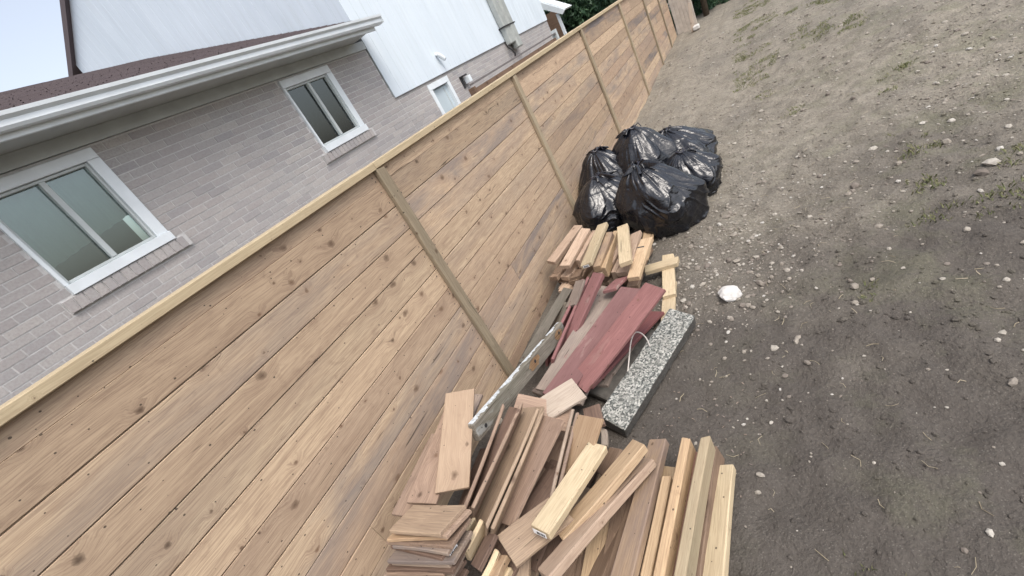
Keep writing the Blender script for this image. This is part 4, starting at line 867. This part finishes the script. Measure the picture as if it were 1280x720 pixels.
# white stapled labels with printed bars on sawn ends
def label_on(key, sx=-1, w=.05, h=.02, dy=0.0, dz=-.018):
    p = [q for q in PIECES if q[0] == key][0]; Ln, pw, pt = p[8], p[9], p[10]
    bm = bmesh.new(); X = sx*(Ln/2 + .006)
    box(bm, X-.0006, X+.0006, dy-w/2, dy+w/2, dz-h/2, dz+h/2, 0)
    xs_ = X + sx*.0012; yy = dy-w/2+.006
    for wd, gp in ((.004, .003), (.002, .002), (.005, .003), (.002, .003), (.004, .002), (.006, 0)):
        box(bm, xs_-.0004, xs_+.0004, yy, yy+wd, dz-h*.28, dz+h*.28, 1); yy += wd+gp
    o = obj('label', bm, [m_label, m_ink]); o.parent = PC[key]
label_on('A', w=.06, h=.022); label_on('b4', w=.05, h=.022); label_on('b13', w=.045, h=.02); label_on('b14', w=.02, h=.02)
o = PC['k5']; bm = bmesh.new(); box(bm, .176, .178, -.045, .0, -.022, .004, 0)
for yy in (-.040, -.034, -.029, -.021, -.015, -.009): box(bm, .1775, .179, yy, yy+.003, -.016, -.002, 1)
q = obj('label', bm, [m_label, m_ink]); q.parent = o
# flaking paint, bare patches and the bolt hole of the old timber
p = [q for q in PIECES if q[0] == 'T'][0]; Ln = p[8]; rg = random.Random(77)
bm = bmesh.new(); n = 130; top = [];
for i in range(n+1):
    u = i/n; x = -Ln/2 + .004 + u*(Ln-.012); wd = min(.037, max(.0005, .036*(1.05-.6*u) * (.75 + 1.0*mn.noise((u*13, 1, 3)) + .5*mn.noise((u*47, 1, 3)) + .35*mn.noise((u*120, 1, 3))))); top.append((x, wd))
for (x0, w0), (x1, w1) in zip(top, top[1:]):
    if mn.noise((x0*11, 4, 7)) > .22 + .25*(.5-x0/Ln): continue
    v = [bm.verts.new(q) for q in ((x0, .0185, .0016), (x0, .0185-w0, .0016), (x1, .0185-w1, .0016), (x1, .0185, .0016))]; bm.faces.new(v)
o = obj('paint_skin', bm, m_paint); o.parent = PC['T']; tag(o, kind='stuff')
for (xc, zc, ln) in ((.075*Ln, -.040, .13), (.40*Ln, -.040, .11)):
    bm = bmesh.new(); ring = []
    for k in range(18):
        a = k/18*6.283; r_ = 1 + .35*mn.noise((math.cos(a)*2, math.sin(a)*2, xc*9)); ring.append(bm.verts.new((xc + math.cos(a)*ln/2*r_, -.0208, zc + math.sin(a)*.03*r_)))
    bm.faces.new(ring); bmesh.ops.solidify(bm, geom=bm.faces[:], thickness=.001); bmesh.ops.recalc_face_normals(bm, faces=bm.faces[:])
    o = obj('bare_patch', bm, WOOD['bare_patch']); o.parent = PC['T']
bm = bmesh.new()
for (xc, zc, r_) in ((.085*Ln, -.035, .011), (.41*Ln, -.036, .011), (-Ln/2+.07, -.055, .011)):
    bmesh.ops.create_circle(bm, cap_ends=True, segments=12, radius=r_, matrix=Matrix.Translation((xc, -.0222, zc)) @ Matrix.Rotation(PI/2, 4, 'X'))
o = obj('bolt_holes', bm, m_dark); o.parent = PC['T']

# saw kerf across the notched stud
p9 = [q for q in PIECES if q[0] == 'b9'][0]; bm = bmesh.new(); box(bm, p9[8]*.24, p9[8]*.24+.014, -.006, .0452, -.010, .0012)
o = obj('saw_kerf', bm, m_dark); o.parent = PC['b9']
# splinters and offcut crumbs around the piles
bm = bmesh.new(); rg = random.Random(88)
for i in range(90):
    if i % 3: x, y = rg.uniform(1.0, 1.6), rg.gauss(1.45, .12)
    else: x, y = rg.uniform(.8, 1.5), rg.gauss(2.75, .35)
    l, w_, a = rg.uniform(.004, .016), rg.uniform(.002, .005), rg.random()*3.14; z = gh(x, y)+.003
    m4 = Matrix.Translation((x, y, z)) @ Matrix.Rotation(a, 4, 'Z') @ Matrix.Rotation(rg.uniform(-.4, .4), 4, 'Y')
    v, f = box(bm, -l/2, l/2, -w_/2, w_/2, 0, .002)
    for q in v: q.co = m4 @ q.co
tag(obj('wood_chips', bm, WOOD['cedar_grey']), 'splinters and sawn crumbs scattered on the soil around the piles', 'wood chips', kind='stuff')
# ------------------------------------------------------------------ slab, paver, cable
seedc[0] += 1
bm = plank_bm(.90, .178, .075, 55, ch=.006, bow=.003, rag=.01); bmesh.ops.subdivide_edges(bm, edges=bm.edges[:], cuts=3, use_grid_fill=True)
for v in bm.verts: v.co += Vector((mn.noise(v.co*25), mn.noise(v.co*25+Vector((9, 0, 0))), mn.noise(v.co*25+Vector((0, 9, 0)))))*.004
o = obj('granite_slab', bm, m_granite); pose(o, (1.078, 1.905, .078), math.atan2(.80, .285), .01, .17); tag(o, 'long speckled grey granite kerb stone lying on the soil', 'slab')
bm = plank_bm(.60, .17, .04, 56, ch=.008, bow=.003, rag=.02); o = obj('dusty_paver', bm, m_pave); pose(o, (.90, 1.99, .030), math.radians(64), 0, .02); tag(o, 'dark dusty paver strip lying between the red boards and the granite slab', 'paver')
pts = [(.93, 1.63, .052), (.95, 1.73, .06), (.965, 1.83, .09), (.975, 1.91, .13), (.985, 1.99, .17), (1.005, 2.045, .19), (1.035, 2.055, .18), (1.065, 2.035, .15), (1.08, 2.0, .112)]
sm = []
for i in range(len(pts)-1):
    p0, p1, p2, p3 = [Vector(pts[max(0, min(len(pts)-1, i+k))]) for k in (-1, 0, 1, 2)]
    for s in range(5):
        t_ = s/5; sm.append(.5*((2*p1) + (-p0+p2)*t_ + (2*p0-5*p1+4*p2-p3)*t_**2 + (-p0+3*p1-3*p2+p3)*t_**3))
sm.append(Vector(pts[-1]))
bm = bmesh.new(); tube(bm, sm, .0042, 8); tag(obj('cable', bm, m_cable, smooth=True), 'bent white cable arching from under the red boards to the granite slab', 'cable')
